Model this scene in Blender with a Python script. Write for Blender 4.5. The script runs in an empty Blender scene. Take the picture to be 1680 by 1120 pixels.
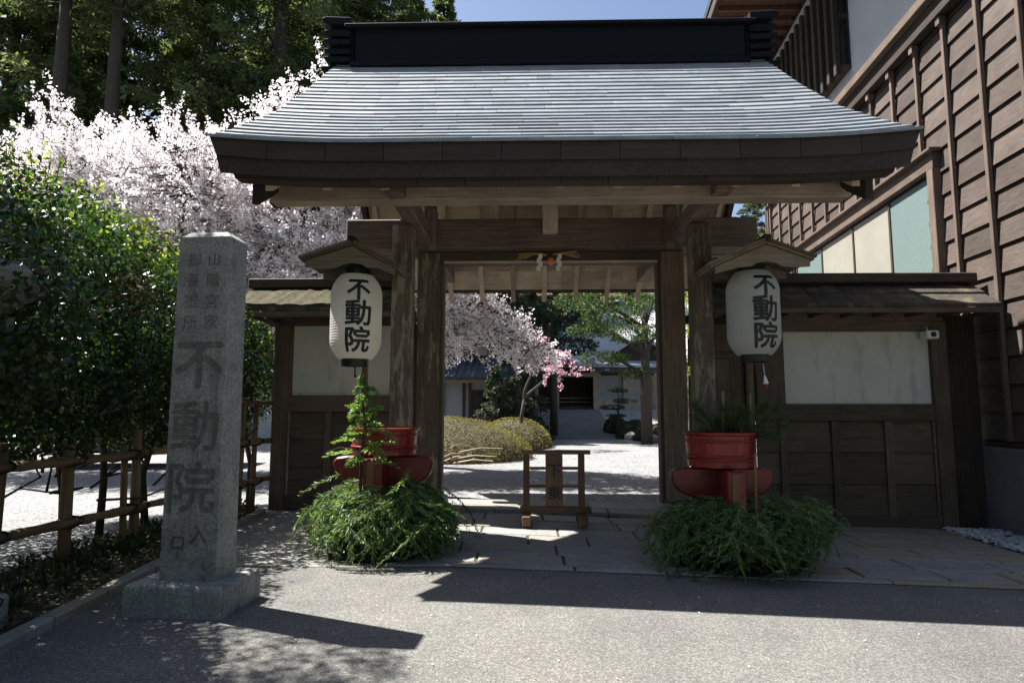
import bpy, bmesh, math, random
import numpy as np
from mathutils import Vector, Matrix, noise
R = math.radians
S = bpy.context.scene
COL = S.collection
rng = np.random.default_rng(7)
random.seed(7)

# ---------------------------------------------------------------- camera, sky, sun, exposure
cam = bpy.data.objects.new('camera', bpy.data.cameras.new('camera'))
COL.objects.link(cam); S.camera = cam
cam.data.sensor_width = 36; cam.data.lens = 22.5
cam.data.clip_start = .05; cam.data.clip_end = 2000
cam.location = (0, 0, 1.35)
cam.rotation_euler = (R(90 + 5.98), 0, R(1.364))

SUN = Vector((-.57, .24, 1.0)).normalized()
elev = math.asin(SUN.z); azim = math.atan2(SUN.x, SUN.y)
w = bpy.data.worlds.new('World'); S.world = w; w.use_nodes = True
nt = w.node_tree; bg = nt.nodes['Background']
sky = nt.nodes.new('ShaderNodeTexSky'); sky.sky_type = 'NISHITA'; sky.sun_disc = False
sky.sun_elevation = elev; sky.sun_rotation = azim; sky.altitude = 800; sky.air_density = 1.0; sky.dust_density = 3.0; sky.ozone_density = 1.0
nt.links.new(sky.outputs[0], bg.inputs[0]); bg.inputs[1].default_value = .055
sl = bpy.data.lights.new('sun', 'SUN'); sl.energy = 5.0; sl.angle = R(.5); sl.color = (1, .96, .89)
so = bpy.data.objects.new('sun', sl); COL.objects.link(so); so.rotation_euler = SUN.to_track_quat('Z', 'Y').to_euler()
S.view_settings.view_transform = 'Standard'; S.view_settings.look = 'None'
S.view_settings.exposure = 1.8; S.view_settings.gamma = 1
S.cycles.max_bounces = 8; S.cycles.transparent_max_bounces = 8

# ---------------------------------------------------------------- materials
MATS = {}
def newmat(name):
    m = bpy.data.materials.new(name); m.use_nodes = True
    return m, m.node_tree, m.node_tree.nodes['Principled BSDF']
def nd(t, kind, **kw):
    n = t.nodes.new(kind)
    for k, v in kw.items():
        if k in n.inputs.keys(): n.inputs[k].default_value = v
        else: setattr(n, k, v)
    return n
def ramp(t, fac, stops):
    r = t.nodes.new('ShaderNodeValToRGB'); t.links.new(fac, r.inputs[0])
    e = r.color_ramp.elements
    while len(e) < len(stops): e.new(.5)
    for i, (p, c) in enumerate(stops): e[i].position = p; e[i].color = (*c, 1) if len(c) == 3 else c
    return r.outputs[0]
def mixc(t, fac, a, b, mode='MIX'):
    m = t.nodes.new('ShaderNodeMix'); m.data_type = 'RGBA'; m.blend_type = mode
    for s, v in ((0, fac), (6, a), (7, b)):
        if hasattr(v, 'links'): t.links.new(v, m.inputs[s])
        elif s == 0: m.inputs[0].default_value = v
        else: m.inputs[s].default_value = (*v, 1)
    return m.outputs[2]
def coords(t, scale=(1, 1, 1), rnd=True, world=False):
    tc = t.nodes.new('ShaderNodeTexCoord'); mp = t.nodes.new('ShaderNodeMapping')
    mp.inputs['Scale'].default_value = scale
    src = tc.outputs['Object']
    if world:
        g = t.nodes.new('ShaderNodeNewGeometry'); src = g.outputs['Position']; rnd = False
    if rnd:
        oi = t.nodes.new('ShaderNodeObjectInfo'); v = t.nodes.new('ShaderNodeVectorMath'); v.operation = 'MULTIPLY_ADD'
        t.links.new(oi.outputs['Random'], v.inputs[0]); v.inputs[1].default_value = (37, 53, 71); t.links.new(src, v.inputs[2]); src = v.outputs[0]
    t.links.new(src, mp.inputs[0]); return mp.outputs[0]
def noise_n(t, vec, scale, detail=6, rough=.6, dist=0):
    n = nd(t, 'ShaderNodeTexNoise', Scale=scale, Detail=detail, Roughness=rough, Distortion=dist)
    t.links.new(vec, n.inputs['Vector']); return n.outputs['Fac']
def bump(t, b, h, strength, dist=.01):
    n = nd(t, 'ShaderNodeBump', Strength=strength, Distance=dist); t.links.new(h, n.inputs['Height'])
    t.links.new(n.outputs[0], b.inputs['Normal'])
def wood(c1, c2, axis='X', rough=.75, patch=None, name='wood', g=1.0, spec=.3):
    key = ('w', c1, c2, axis, patch, name)
    if key in MATS: return MATS[key]
    m, t, b = newmat(name + '_' + axis.lower())
    k = {'X': 0, 'Y': 1, 'Z': 2}[axis]; sc = [1, 1, 1]; sc[k] = .045
    v = coords(t, sc); f = noise_n(t, v, 42 * g, 8, .65, .6)
    f2 = noise_n(t, coords(t), 2.3, 5, .6)
    c = ramp(t, f, [(.28, c1), (.5, tuple((a + b_) / 2 for a, b_ in zip(c1, c2))), (.74, c2)])
    c = mixc(t, .55, c, ramp(t, f2, [(.3, (.55, .55, .55)), (.7, (1.25, 1.25, 1.25))]), 'MULTIPLY')
    if patch:
        sc2 = [1, 1, 1]; sc2[k] = .22
        fp = noise_n(t, coords(t, sc2), 9, 7, .7)
        mask = ramp(t, fp, [(.52, (0, 0, 0)), (.6, (1, 1, 1))])
        c = mixc(t, mask, c, patch)
    oi = t.nodes.new('ShaderNodeObjectInfo'); hs = nd(t, 'ShaderNodeHueSaturation')
    mr = nd(t, 'ShaderNodeMapRange'); t.links.new(oi.outputs['Random'], mr.inputs[0]); mr.inputs[3].default_value = .92 if name == 'fascia_wood' else .72; mr.inputs[4].default_value = 1.06 if name == 'fascia_wood' else 1.28
    t.links.new(mr.outputs[0], hs.inputs['Value']); t.links.new(c, hs.inputs['Color'])
    t.links.new(hs.outputs[0], b.inputs['Base Color']); b.inputs['Roughness'].default_value = rough; b.inputs['Specular IOR Level'].default_value = spec
    bump(t, b, f, .55, .006)
    MATS[key] = m; return m
def rocky(name, c1, c2, scale=8, rough=.85, bs=.5, bd=.01, stain=None, speck=None, world=False, spec=.4, dark=None, stain_scale=.9):
    m, t, b = newmat(name); v = coords(t, world=world)
    f = noise_n(t, v, scale, 8, .62); f2 = noise_n(t, v, scale * 11, 4, .7)
    c = ramp(t, f, [(.3, c1), (.7, c2)])
    if speck:
        c = mixc(t, .8, c, ramp(t, f2, [(.32, (speck[0],) * 3), (.5, (1, 1, 1)), (.68, (speck[1],) * 3)]), 'MULTIPLY')
    if stain:
        fs = noise_n(t, v, stain_scale, 7, .65); c = mixc(t, ramp(t, fs, [(.5, (0, 0, 0)), (.62, (.8, .8, .8))]), c, stain)
    if dark:
        fs = noise_n(t, v, dark[1], 6, .7, .5); c = mixc(t, ramp(t, fs, [(dark[2], (0, 0, 0)), (dark[2] + .1, (.85, .85, .85))]), c, dark[0])
    t.links.new(c, b.inputs['Base Color']); b.inputs['Roughness'].default_value = rough; b.inputs['Specular IOR Level'].default_value = spec
    bump(t, b, f2, bs, bd); return m
def plain(name, c, rough=.5, metal=0, spec=.5, var=.12, bs=.08):
    m, t, b = newmat(name); v = coords(t); f = noise_n(t, v, 6, 6, .6)
    t.links.new(ramp(t, f, [(.3, tuple(x * (1 - var) for x in c)), (.7, tuple(min(1, x * (1 + var)) for x in c))]), b.inputs['Base Color'])
    b.inputs['Roughness'].default_value = rough; b.inputs['Metallic'].default_value = metal; b.inputs['Specular IOR Level'].default_value = spec
    bump(t, b, noise_n(t, v, 60, 4), bs, .003); return m
def leafmat(name, stops, trans=.35, rough=.5, spec=.35, tint=(1.5, 1.5, .75)):
    m, t, b = newmat(name); a = nd(t, 'ShaderNodeAttribute', attribute_name='rnd')
    c = ramp(t, a.outputs['Fac'], stops)
    t.links.new(c, b.inputs['Base Color']); b.inputs['Roughness'].default_value = rough; b.inputs['Specular IOR Level'].default_value = spec
    tr = t.nodes.new('ShaderNodeBsdfTranslucent'); t.links.new(mixc(t, 1.0, c, tint, 'MULTIPLY'), tr.inputs[0])
    mx = t.nodes.new('ShaderNodeMixShader'); mx.inputs[0].default_value = trans
    t.links.new(b.outputs[0], mx.inputs[1]); t.links.new(tr.outputs[0], mx.inputs[2])
    t.links.new(mx.outputs[0], t.nodes['Material Output'].inputs[0]); return m

GREY1, GREY2 = (.085, .056, .042), (.2, .15, .115)
def W(axis, tone='gate'):
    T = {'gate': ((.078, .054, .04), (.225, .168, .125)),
         'pale': ((.34, .26, .185), (.6, .49, .36)),  # pale timber, lightened further to imitate bounce light under the rear eave
         'dark': ((.025, .018, .014), (.062, .045, .035)),
         'wall': ((.055, .039, .029), (.135, .1, .076)),
         'house': ((.044, .033, .028), (.105, .08, .068)),
         'hood': ((.13, .1, .078), (.27, .22, .175)),
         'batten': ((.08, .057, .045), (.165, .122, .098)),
         'sign': ((.1, .055, .036), (.19, .105, .068)),
         'fence': ((.085, .055, .027), (.2, .14, .075)),
         'barrel': ((.16, .07, .03), (.25, .12, .06))}
    return wood(*T[tone], axis=axis, name=tone + '_wood')
POSTW = wood((.075, .05, .038), (.2, .15, .115), 'Z', patch=(.27, .25, .19), name='flaking_post_wood')
M = {}
M['copper'] = rocky('copper_shingle', (.15, .166, .195), (.26, .278, .31), 3, .4, .25, .003, spec=.5, stain=(.19, .225, .24), stain_scale=1.6)
def vary(m, lo, hi):
    t = m.node_tree; b = t.nodes['Principled BSDF']; src = b.inputs['Base Color'].links[0].from_socket
    oi = t.nodes.new('ShaderNodeObjectInfo'); mr = nd(t, 'ShaderNodeMapRange'); t.links.new(oi.outputs['Random'], mr.inputs[0]); mr.inputs[3].default_value = lo; mr.inputs[4].default_value = hi
    hs = nd(t, 'ShaderNodeHueSaturation'); t.links.new(mr.outputs[0], hs.inputs['Value']); t.links.new(src, hs.inputs['Color']); t.links.new(hs.outputs[0], b.inputs['Base Color'])
def streak(m, col, scale, lo, amt=.8, sc=(1, 1, .06)):
    t = m.node_tree; b = t.nodes['Principled BSDF']; src = b.inputs['Base Color'].links[0].from_socket
    f = noise_n(t, coords(t, sc), scale, 8, .65, .4); t.links.new(mixc(t, ramp(t, f, [(lo, (0, 0, 0)), (lo + .16, (amt,) * 3)]), src, col), b.inputs['Base Color'])
vary(M['copper'], .84, 1.14); streak(M['copper'], (.13, .15, .17), 7, .56, .6, (1, .08, .08))
M['ridge'] = plain('ridge_copper', (.006, .007, .01), .7, 0, .15)
M['fascia'] = wood((.028, .02, .017), (.06, .044, .036), 'X', name='fascia_wood')
M['plaster'] = rocky('plaster', (.48, .47, .44), (.57, .555, .52), 1.5, .9, .15, .003, dark=((.35, .32, .27), 1.2, .62), spec=.2)
streak(M['plaster'], (.3, .28, .24), 5, .53, .6, (1, 1, .3)); streak(M['plaster'], (.2, .18, .14), 26, .66, .6, (1, 1, 1))
M['white_plaster'] = rocky('white_plaster', (.34, .36, .39), (.42, .43, .45), 1.2, .9, .1, .003, spec=.2)
M['granite'] = rocky('granite', (.17, .17, .165), (.3, .295, .275), 5, .85, .7, .006, speck=(.45, 1.5), dark=((.1, .095, .08), 2.2, .6))
streak(M['granite'], (.09, .085, .07), 11, .55, .6)
M['engrave'] = rocky('engraved_granite', (.1, .085, .07), (.16, .14, .115), 9, .9, .6, .004, speck=(.6, 1.3))
M['slab'] = rocky('paving_slab', (.16, .16, .155), (.25, .245, .23), 2.2, .8, .4, .004, speck=(.72, 1.25), stain=(.22, .185, .135), dark=((.1, .095, .085), 1.8, .62))
M['slab2'] = rocky('tan_paving_slab', (.19, .16, .12), (.275, .225, .165), 2.2, .8, .4, .004, speck=(.72, 1.25), dark=((.14, .12, .095), 1.8, .6))
M['concrete'] = rocky('concrete', (.12, .125, .13), (.18, .18, .18), 2, .85, .3, .003, speck=(.85, 1.15), dark=((.12, .12, .12), .8, .58))
M['apron'] = rocky('worn_apron', (.18, .175, .16), (.27, .255, .235), 3, .85, .5, .005, speck=(.6, 1.4), world=True, dark=((.15, .14, .12), 1.7, .6))
M['soil'] = rocky('soil', (.045, .035, .024), (.12, .1, .065), 9, .95, 1, .03, speck=(.5, 1.9), world=True)
M['moss'] = rocky('moss', (.035, .034, .016), (.105, .085, .042), 14, .95, 1, .02, speck=(.5, 1.7))
M['bark'] = rocky('bark', (.035, .027, .022), (.1, .08, .065), 22, .9, 1, .02, speck=(.6, 1.5))
M['barkshingle'] = wood((.07, .052, .042), (.2, .16, .13), 'Y', name='bark_shingle')
M['tile'] = rocky('dark_roof_tile', (.02, .03, .045), (.045, .065, .085), 8, .5, .3, .004)
M['wingroof'] = rocky('wing_roof', (.022, .019, .016), (.055, .045, .037), 12, .8, .8, .01, stain=(.13, .11, .06), stain_scale=2.5)
M['hallroof'] = rocky('hall_roof', (.33, .34, .36), (.45, .46, .48), 5, .5, .3, .004)
M['paper'] = plain('lantern_paper', (.6, .605, .6), .8, var=.03, spec=.2)
_t = M['paper'].node_tree; _tr = _t.nodes.new('ShaderNodeBsdfTranslucent'); _tr.inputs[0].default_value = (.72, .69, .62, 1)
_mx = _t.nodes.new('ShaderNodeMixShader'); _mx.inputs[0].default_value = .5; _t.links.new(_t.nodes['Principled BSDF'].outputs[0], _mx.inputs[1]); _t.links.new(_tr.outputs[0], _mx.inputs[2]); _t.links.new(_mx.outputs[0], _t.nodes['Material Output'].inputs[0])
M['ink'] = plain('black_ink', (.008, .008, .009), .5)
M['black'] = plain('black_lacquer', (.012, .012, .013), .35)
M['red'] = plain('red_lacquer', (.21, .01, .007), .35, var=.3)
M['deepred'] = plain('dark_red_lacquer', (.13, .006, .008), .35, var=.3)
for k_ in ('red', 'deepred'):
    streak(M[k_], (.09, .015, .01), 5, .52, .6, (1, 1, .6)); streak(M[k_], (.14, .07, .05), 30, .66, .5, (1, 1, 1)); M[k_].node_tree.nodes['Principled BSDF'].inputs['Roughness'].default_value = .36
M['straw'] = wood((.25, .15, .05), (.5, .33, .13), 'X', name='straw')
M['white'] = plain('white_paper', (.8, .8, .78), .7)
M['orange'] = plain('orange_peel', (.75, .22, .03), .45)
M['whitemetal'] = plain('white_metal', (.7, .7, .7), .35)
M['iron'] = plain('iron', (.03, .028, .026), .5, .6)
M['glassmint'] = rocky('frosted_mint_glass', (.12, .175, .168), (.16, .215, .205), 30, .25, .6, .002, speck=(.85, 1.12), spec=.6)
M['curtain'] = rocky('cream_window_pane', (.23, .22, .185), (.28, .268, .228), 2, .45, .1, .002, spec=.5)
M['darkglass'] = plain('dark_glass', (.02, .025, .03), .08)
M['carpaint'] = plain('dark_car_paint', (.03, .032, .04), .25, .3, var=.03)
M['bamboo'] = wood((.085, .055, .028), (.21, .145, .08), 'Y', name='old_bamboo', g=.6)
M['greenbamboo'] = plain('green_bamboo', (.13, .15, .06), .45)
M['twine'] = plain('black_twine', (.015, .012, .01), .8)
M['pebble'] = rocky('pale_pebble', (.25, .27, .3), (.5, .51, .53), 3, .7, .3, .003)
M['asphalt'] = None

# asphalt: coarse aggregate
m, t, b = newmat('asphalt'); v = coords(t, world=True)
vo = nd(t, 'ShaderNodeTexVoronoi', Scale=130.0); t.links.new(v, vo.inputs['Vector'])
sep = t.nodes.new('ShaderNodeSeparateColor'); t.links.new(vo.outputs['Color'], sep.inputs[0])
c = ramp(t, sep.outputs[0], [(0, (.07, .07, .068)), (.5, (.122, .119, .112)), (.9, (.165, .16, .15)), (1, (.26, .255, .24))])
f = noise_n(t, v, .9, 6, .6); c = mixc(t, .8, c, ramp(t, f, [(.3, (.72, .72, .74)), (.7, (1.2, 1.19, 1.16))]), 'MULTIPLY')
f9 = noise_n(t, v, 260, 3, .7); c = mixc(t, .7, c, ramp(t, f9, [(.35, (.75, .75, .75)), (.65, (1.2, 1.2, 1.2))]), 'MULTIPLY')
f7 = noise_n(t, v, .35, 7, .62, .8); c = mixc(t, .7, c, ramp(t, f7, [(.36, (.72, .73, .76)), (.5, (1, 1, 1)), (.66, (1.16, 1.13, 1.08))]), 'MULTIPLY')
t.links.new(c, b.inputs['Base Color']); b.inputs['Roughness'].default_value = .9; b.inputs['Specular IOR Level'].default_value = .25
bump(t, b, vo.outputs['Distance'], .45, .005); M['asphalt'] = m
m, t, b = newmat('white_gravel'); v = coords(t, world=True)
vo = nd(t, 'ShaderNodeTexVoronoi', Scale=38.0); t.links.new(v, vo.inputs['Vector'])
sep = t.nodes.new('ShaderNodeSeparateColor'); t.links.new(vo.outputs['Color'], sep.inputs[0])
c = ramp(t, sep.outputs[0], [(0, (.08, .082, .086)), (.5, (.18, .182, .185)), (1, (.33, .33, .33))])
f = noise_n(t, v, .7, 6, .6); c = mixc(t, .8, c, ramp(t, f, [(.3, (.78, .78, .8)), (.7, (1.15, 1.15, 1.13))]), 'MULTIPLY')
t.links.new(c, b.inputs['Base Color']); b.inputs['Roughness'].default_value = .9; bump(t, b, vo.outputs['Distance'], .9, .02); M['gravel'] = m

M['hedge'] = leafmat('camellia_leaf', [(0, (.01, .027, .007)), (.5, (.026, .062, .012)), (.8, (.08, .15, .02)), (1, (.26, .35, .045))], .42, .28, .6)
M['brownleaf'] = leafmat('brown_old_leaf', [(0, (.03, .02, .01)), (1, (.085, .055, .025))], .15, .5)
M['cedar'] = leafmat('cedar_foliage', [(0, (.02, .045, .014)), (.6, (.045, .085, .022)), (1, (.11, .15, .035))], .3, .6)
M['hillcedar'] = leafmat('hill_cedar_foliage', [(0, (.03, .05, .024)), (.5, (.105, .14, .06)), (1, (.23, .27, .125))], .45, .8, .15, (1.25, 1.3, .9))
M['sprig'] = leafmat('cedar_sprig', [(0, (.035, .075, .025)), (.6, (.12, .2, .065)), (1, (.3, .38, .15))], .35, .5)
M['sapling'] = leafmat('sapling_leaf', [(0, (.1, .2, .05)), (1, (.26, .38, .1))], .35, .5)
M['blossom'] = leafmat('cherry_blossom', [(0, (.66, .6, .61)), (.4, (.82, .79, .795)), (1, (.88, .87, .87))], .5, .8, .1, (1.1, 1.07, 1.08))
M['pink'] = leafmat('pink_blossom', [(0, (.6, .3, .4)), (1, (.85, .6, .68))], .35, .8, .1, (1, 1, 1))
M['maple'] = leafmat('fresh_green_leaf', [(0, (.09, .14, .02)), (1, (.26, .32, .06))], .45, .6)
M['darkleaf'] = leafmat('dark_evergreen_leaf', [(0, (.012, .025, .012)), (1, (.04, .065, .025))], .2, .6)
M['azalea'] = leafmat('clipped_azalea', [(0, (.055, .048, .018)), (.5, (.11, .1, .035)), (1, (.24, .225, .06))], .3, .7)
M['litter'] = leafmat('leaf_litter', [(0, (.05, .04, .02)), (.6, (.1, .09, .04)), (1, (.2, .22, .06))], .1, .8)

# ---------------------------------------------------------------- helpers
ROOTLOC = {}
def tag(o, label=None, cat=None, group=None, kind=None):
    for k, v in (('label', label), ('category', cat), ('group', group), ('kind', kind)):
        if v: o[k] = v
    return o
def thing(name, loc, label, cat, group=None):
    o = bpy.data.objects.new(name, None); COL.objects.link(o); o.location = loc; o.empty_display_size = .1
    ROOTLOC[o.name] = Vector(loc); return tag(o, label, cat, group)
def link(name, me, mat, parent=None, loc=None):
    o = bpy.data.objects.new(name, me); COL.objects.link(o)
    if mat is not None and len(me.materials) == 0: me.materials.append(mat)
    loc = Vector(loc) if loc is not None else Vector((0, 0, 0))
    ROOTLOC[o.name] = loc
    if parent is not None:
        o.parent = parent; o.location = loc - ROOTLOC[parent.name]
    else: o.location = loc
    return o
class MB:
    def __init__(s): s.v = []; s.f = []
    def add(s, vs, fs):
        n = len(s.v); s.v += [tuple(x) for x in vs]; s.f += [tuple(i + n for i in f) for f in fs]; return s
    def box(s, x0, x1, y0, y1, z0, z1, mat=None):
        vs = [Vector((x, y, z)) for z in (z0, z1) for y in (y0, y1) for x in (x0, x1)]
        if mat is not None: vs = [mat @ q for q in vs]
        return s.add(vs, [(0, 2, 3, 1), (4, 5, 7, 6), (0, 1, 5, 4), (2, 6, 7, 3), (0, 4, 6, 2), (1, 3, 7, 5)])
    def beam(s, p0, p1, wd, ht, up=(0, 0, 1)):
        p0, p1 = Vector(p0), Vector(p1); d = (p1 - p0).normalized(); u = Vector(up)
        sx = d.cross(u)
        if sx.length < 1e-4: sx = Vector((1, 0, 0))
        sx.normalize(); u = sx.cross(d).normalized(); vs = []
        for p in (p0, p1):
            for a, c_ in ((-1, -1), (1, -1), (1, 1), (-1, 1)): vs.append(p + sx * a * wd / 2 + u * c_ * ht / 2)
        return s.add(vs, [(0, 1, 2, 3), (7, 6, 5, 4), (0, 4, 5, 1), (1, 5, 6, 2), (2, 6, 7, 3), (3, 7, 4, 0)])
    def tube(s, pts, rad, n=8, cap=True):
        pts = [Vector(p) for p in pts]; m_ = len(pts); base = len(s.v); ref = Vector((.31, .17, .93))
        for i, p in enumerate(pts):
            d = (pts[min(i + 1, m_ - 1)] - pts[max(i - 1, 0)]).normalized()
            a = d.cross(ref)
            if a.length < .05: a = d.cross(Vector((1, 0, 0)))
            a.normalize(); b_ = d.cross(a); r = rad[i] if hasattr(rad, '__len__') else rad
            for k in range(n):
                th = 2 * math.pi * k / n; s.v.append(tuple(p + (a * math.cos(th) + b_ * math.sin(th)) * r))
        for i in range(m_ - 1):
            for k in range(n):
                k2 = (k + 1) % n; s.f.append((base + i * n + k, base + i * n + k2, base + (i + 1) * n + k2, base + (i + 1) * n + k))
        if cap: s.f.append(tuple(base + k for k in reversed(range(n)))); s.f.append(tuple(base + (m_ - 1) * n + k for k in range(n)))
        return s
    def lathe(s, prof, c, n=28):
        base = len(s.v); m_ = len(prof)
        for r, z in prof:
            for k in range(n):
                th = 2 * math.pi * k / n; s.v.append((c[0] + r * math.cos(th), c[1] + r * math.sin(th), c[2] + z))
        for i in range(m_ - 1):
            for k in range(n):
                k2 = (k + 1) % n; s.f.append((base + i * n + k, base + i * n + k2, base + (i + 1) * n + k2, base + (i + 1) * n + k))
        return s
    def prism(s, poly, fn, t0, t1):      # poly (a,b) extruded between t0,t1 ; fn(a,b,t)->xyz
        n = len(poly); vs = [fn(a, b_, t0) for a, b_ in poly] + [fn(a, b_, t1) for a, b_ in poly]
        fs = [tuple(reversed(range(n))), tuple(range(n, 2 * n))] + [(i, (i + 1) % n, n + (i + 1) % n, n + i) for i in range(n)]
        return s.add(vs, fs)
    def build(s, name, mat, parent=None, bevel=0, smooth=False, label=None, kind=None, origin=None):
        V = np.array(s.v, dtype=float); c_ = (V.min(0) + V.max(0)) / 2 if origin is None else np.array(origin)
        me = bpy.data.meshes.new(name); me.from_pydata((V - c_).tolist(), [], s.f)
        bm = bmesh.new(); bm.from_mesh(me); bmesh.ops.recalc_face_normals(bm, faces=bm.faces)
        if bevel: bmesh.ops.bevel(bm, geom=list(bm.edges), offset=bevel, segments=1, affect='EDGES', clamp_overlap=True)
        bm.to_mesh(me); bm.free()
        if smooth: me.polygons.foreach_set('use_smooth', [True] * len(me.polygons))
        o = link(name, me, mat, parent, c_); return tag(o, label=label, kind=kind)
def B(name, parent, mat, x0, x1, y0, y1, z0, z1, bevel=.006, label=None):
    return MB().box(x0, x1, y0, y1, z0, z1).build(name, mat, parent, bevel=bevel, label=label)
def struct(o): o['kind'] = 'structure'; return o
def G(x, y):
    fade = 1 - min(1, max(0, (y - 8.6) / 1.9)); z = -.034 * min(8, max(0, x + .6)) * fade
    s_ = min(1, max(0, (y - 28.8) / 9.5)); z += 1.3 * s_ * s_ * (3 - 2 * s_) * 1.0
    return z
def sheet(name, poly_x, ys, mat, off=0, nx=24, rough=0):
    """grid sheet; poly_x(y)->(x0,x1)"""
    vs = []; fs = []
    for y in ys:
        x0, x1 = poly_x(y)
        for i in range(nx + 1):
            x = x0 + (x1 - x0) * i / nx; vs.append((x, y, G(x, y) + off + (rough * noise.noise((x * 1.3, y * 1.3, 1)) if rough else 0)))
    for j in range(len(ys) - 1):
        for i in range(nx):
            a = j * (nx + 1) + i; fs.append((a, a + 1, a + nx + 2, a + nx + 1))
    me = bpy.data.meshes.new(name); me.from_pydata(vs, [], fs)
    me.polygons.foreach_set('use_smooth', [True] * len(fs))
    return struct(link(name, me, mat))
def quads(name, P, A, Bv, mat, parent=None, rnd=None, kind=None, loc=None, fold=0):
    """diamond leaves: centre P, half-length vector A, half-width vector Bv (N,3)"""
    N = len(P)
    if loc is None and parent is not None: loc = ROOTLOC[parent.name]
    L = np.array(loc if loc is not None else (0, 0, 0), dtype=float); P = P - L
    nrm = np.cross(A, Bv); nl = np.linalg.norm(nrm, axis=1, keepdims=True) + 1e-9
    up = nrm / nl * np.linalg.norm(Bv, axis=1, keepdims=True) * fold
    V = np.empty((N, 4, 3), dtype=np.float32); V[:, 0] = P - A; V[:, 1] = P + Bv + up; V[:, 2] = P + A; V[:, 3] = P - Bv + up
    me = bpy.data.meshes.new(name); me.vertices.add(4 * N); me.vertices.foreach_set('co', V.ravel())
    me.loops.add(4 * N); me.loops.foreach_set('vertex_index', np.arange(4 * N, dtype=np.int32))
    me.polygons.add(N); me.polygons.foreach_set('loop_start', np.arange(0, 4 * N, 4, dtype=np.int32)); me.polygons.foreach_set('loop_total', np.full(N, 4, dtype=np.int32))
    me.update(calc_edges=True)
    at_ = me.attributes.new('rnd', 'FLOAT', 'FACE'); at_.data.foreach_set('value', (rng.random(N) if rnd is None else np.clip(rnd, 0, 1)).astype(np.float32))
    o = link(name, me, mat, parent, L)
    return tag(o, kind=kind)
def unit(v): return v / (np.linalg.norm(v, axis=1, keepdims=True) + 1e-9)
def rdir(n): return unit(rng.normal(size=(n, 3)))
def perp(a, n=None):
    r = rdir(len(a)) if n is None else n; return unit(np.cross(a, r))
def copy_tree(o, parent=None):
    c_ = o.copy(); COL.objects.link(c_); c_.parent = parent
    if parent is not None: c_.location = o.location
    for ch in [q for q in bpy.data.objects if q.parent == o]: copy_tree(ch, c_)
    return c_
def text_mesh(s, size, offset=0, extrude=0):
    cu = bpy.data.curves.new('txt', 'FONT'); cu.body = s; cu.size = size; cu.offset = offset; cu.extrude = extrude
    cu.align_x = 'CENTER'; cu.align_y = 'CENTER'; cu.resolution_u = 3
    ob = bpy.data.objects.new('txt', cu); COL.objects.link(ob); bpy.context.view_layer.update()
    me = bpy.data.meshes.new_from_object(ob.evaluated_get(bpy.context.evaluated_depsgraph_get()))
    bpy.data.objects.remove(ob); bpy.data.curves.remove(cu)
    co = np.empty(len(me.vertices) * 3); me.vertices.foreach_get('co', co); co = co.reshape(-1, 3)
    mid = (co.min(0) + co.max(0)) / 2; co[:, :2] -= mid[:2]; me.vertices.foreach_set('co', co.ravel()); return me

def glyph(s, size, bold=0.0):
    """flat text mesh made bold by overlaying shifted copies; returns (V(N,2), faces, layer)"""
    me = text_mesh(s, size); co = np.empty(len(me.vertices) * 3); me.vertices.foreach_get('co', co); co = co.reshape(-1, 3)[:, :2]
    fs = [tuple(p.vertices) for p in me.polygons]; bpy.data.meshes.remove(me); V = []; F = []; Lr = []
    offs = [(0, 0)] + ([(bold * math.cos(a), bold * math.sin(a)) for a in np.linspace(0, 2 * math.pi, 9)[:-1]] if bold else [])
    for k, (a, b_) in enumerate(offs): V.append(co + np.array([a, b_])); F += [tuple(i + k * len(co) for i in f) for f in fs]; Lr.append(np.full(len(co), k))
    return np.concatenate(V), F, np.concatenate(Lr)
# ================================================================ GROUND
CX = .31
kx = lambda y: -2.92 - .1 * (y - 3.7)             # kerb line on the left of the road
fx = lambda y: -3.5 + .087 * (y - 8.7)            # bamboo fence line
def ysp(a, b_, n): return [a + (b_ - a) * i / n for i in range(n + 1)]
base = MB().add([(-400, -200, -1.2), (400, -200, -1.2), (400, 500, -1.2), (-400, 500, -1.2)], [(0, 1, 2, 3)])
struct(base.build('ground', M['soil']))
sheet('courtyard_gravel', lambda y: (-45, 45), ysp(-4, 60, 64), M['gravel'], -.012, 90, .012)
road = sheet('asphalt_road', lambda y: (kx(y) - .02, 45), ysp(-60, -1, 20) + ysp(0, 5.66, 16), M['asphalt'], -.004, 80)
sheet('asphalt_path', lambda y: ((.75 + .04 * (y - 28.5)), (4.1 + (y - 28.5) * .0)), ysp(28.6, 41, 24), M['asphalt'], .004, 6)
sheet('planting_soil', lambda y: (fx(y) - .5, kx(y) - .1), ysp(1.5, 8.5, 24), M['soil'], .02, 10, .05)
sheet('paved_apron', lambda y: (kx(y) - .05 if y > 5 else kx(y), -.9), ysp(5.64, 9.4, 12), M['apron'], .0, 12)
sheet('pebble_bed', lambda y: (5.2, 6.1), ysp(5.9, 9.2, 8), M['soil'], -.0, 4)

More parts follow.
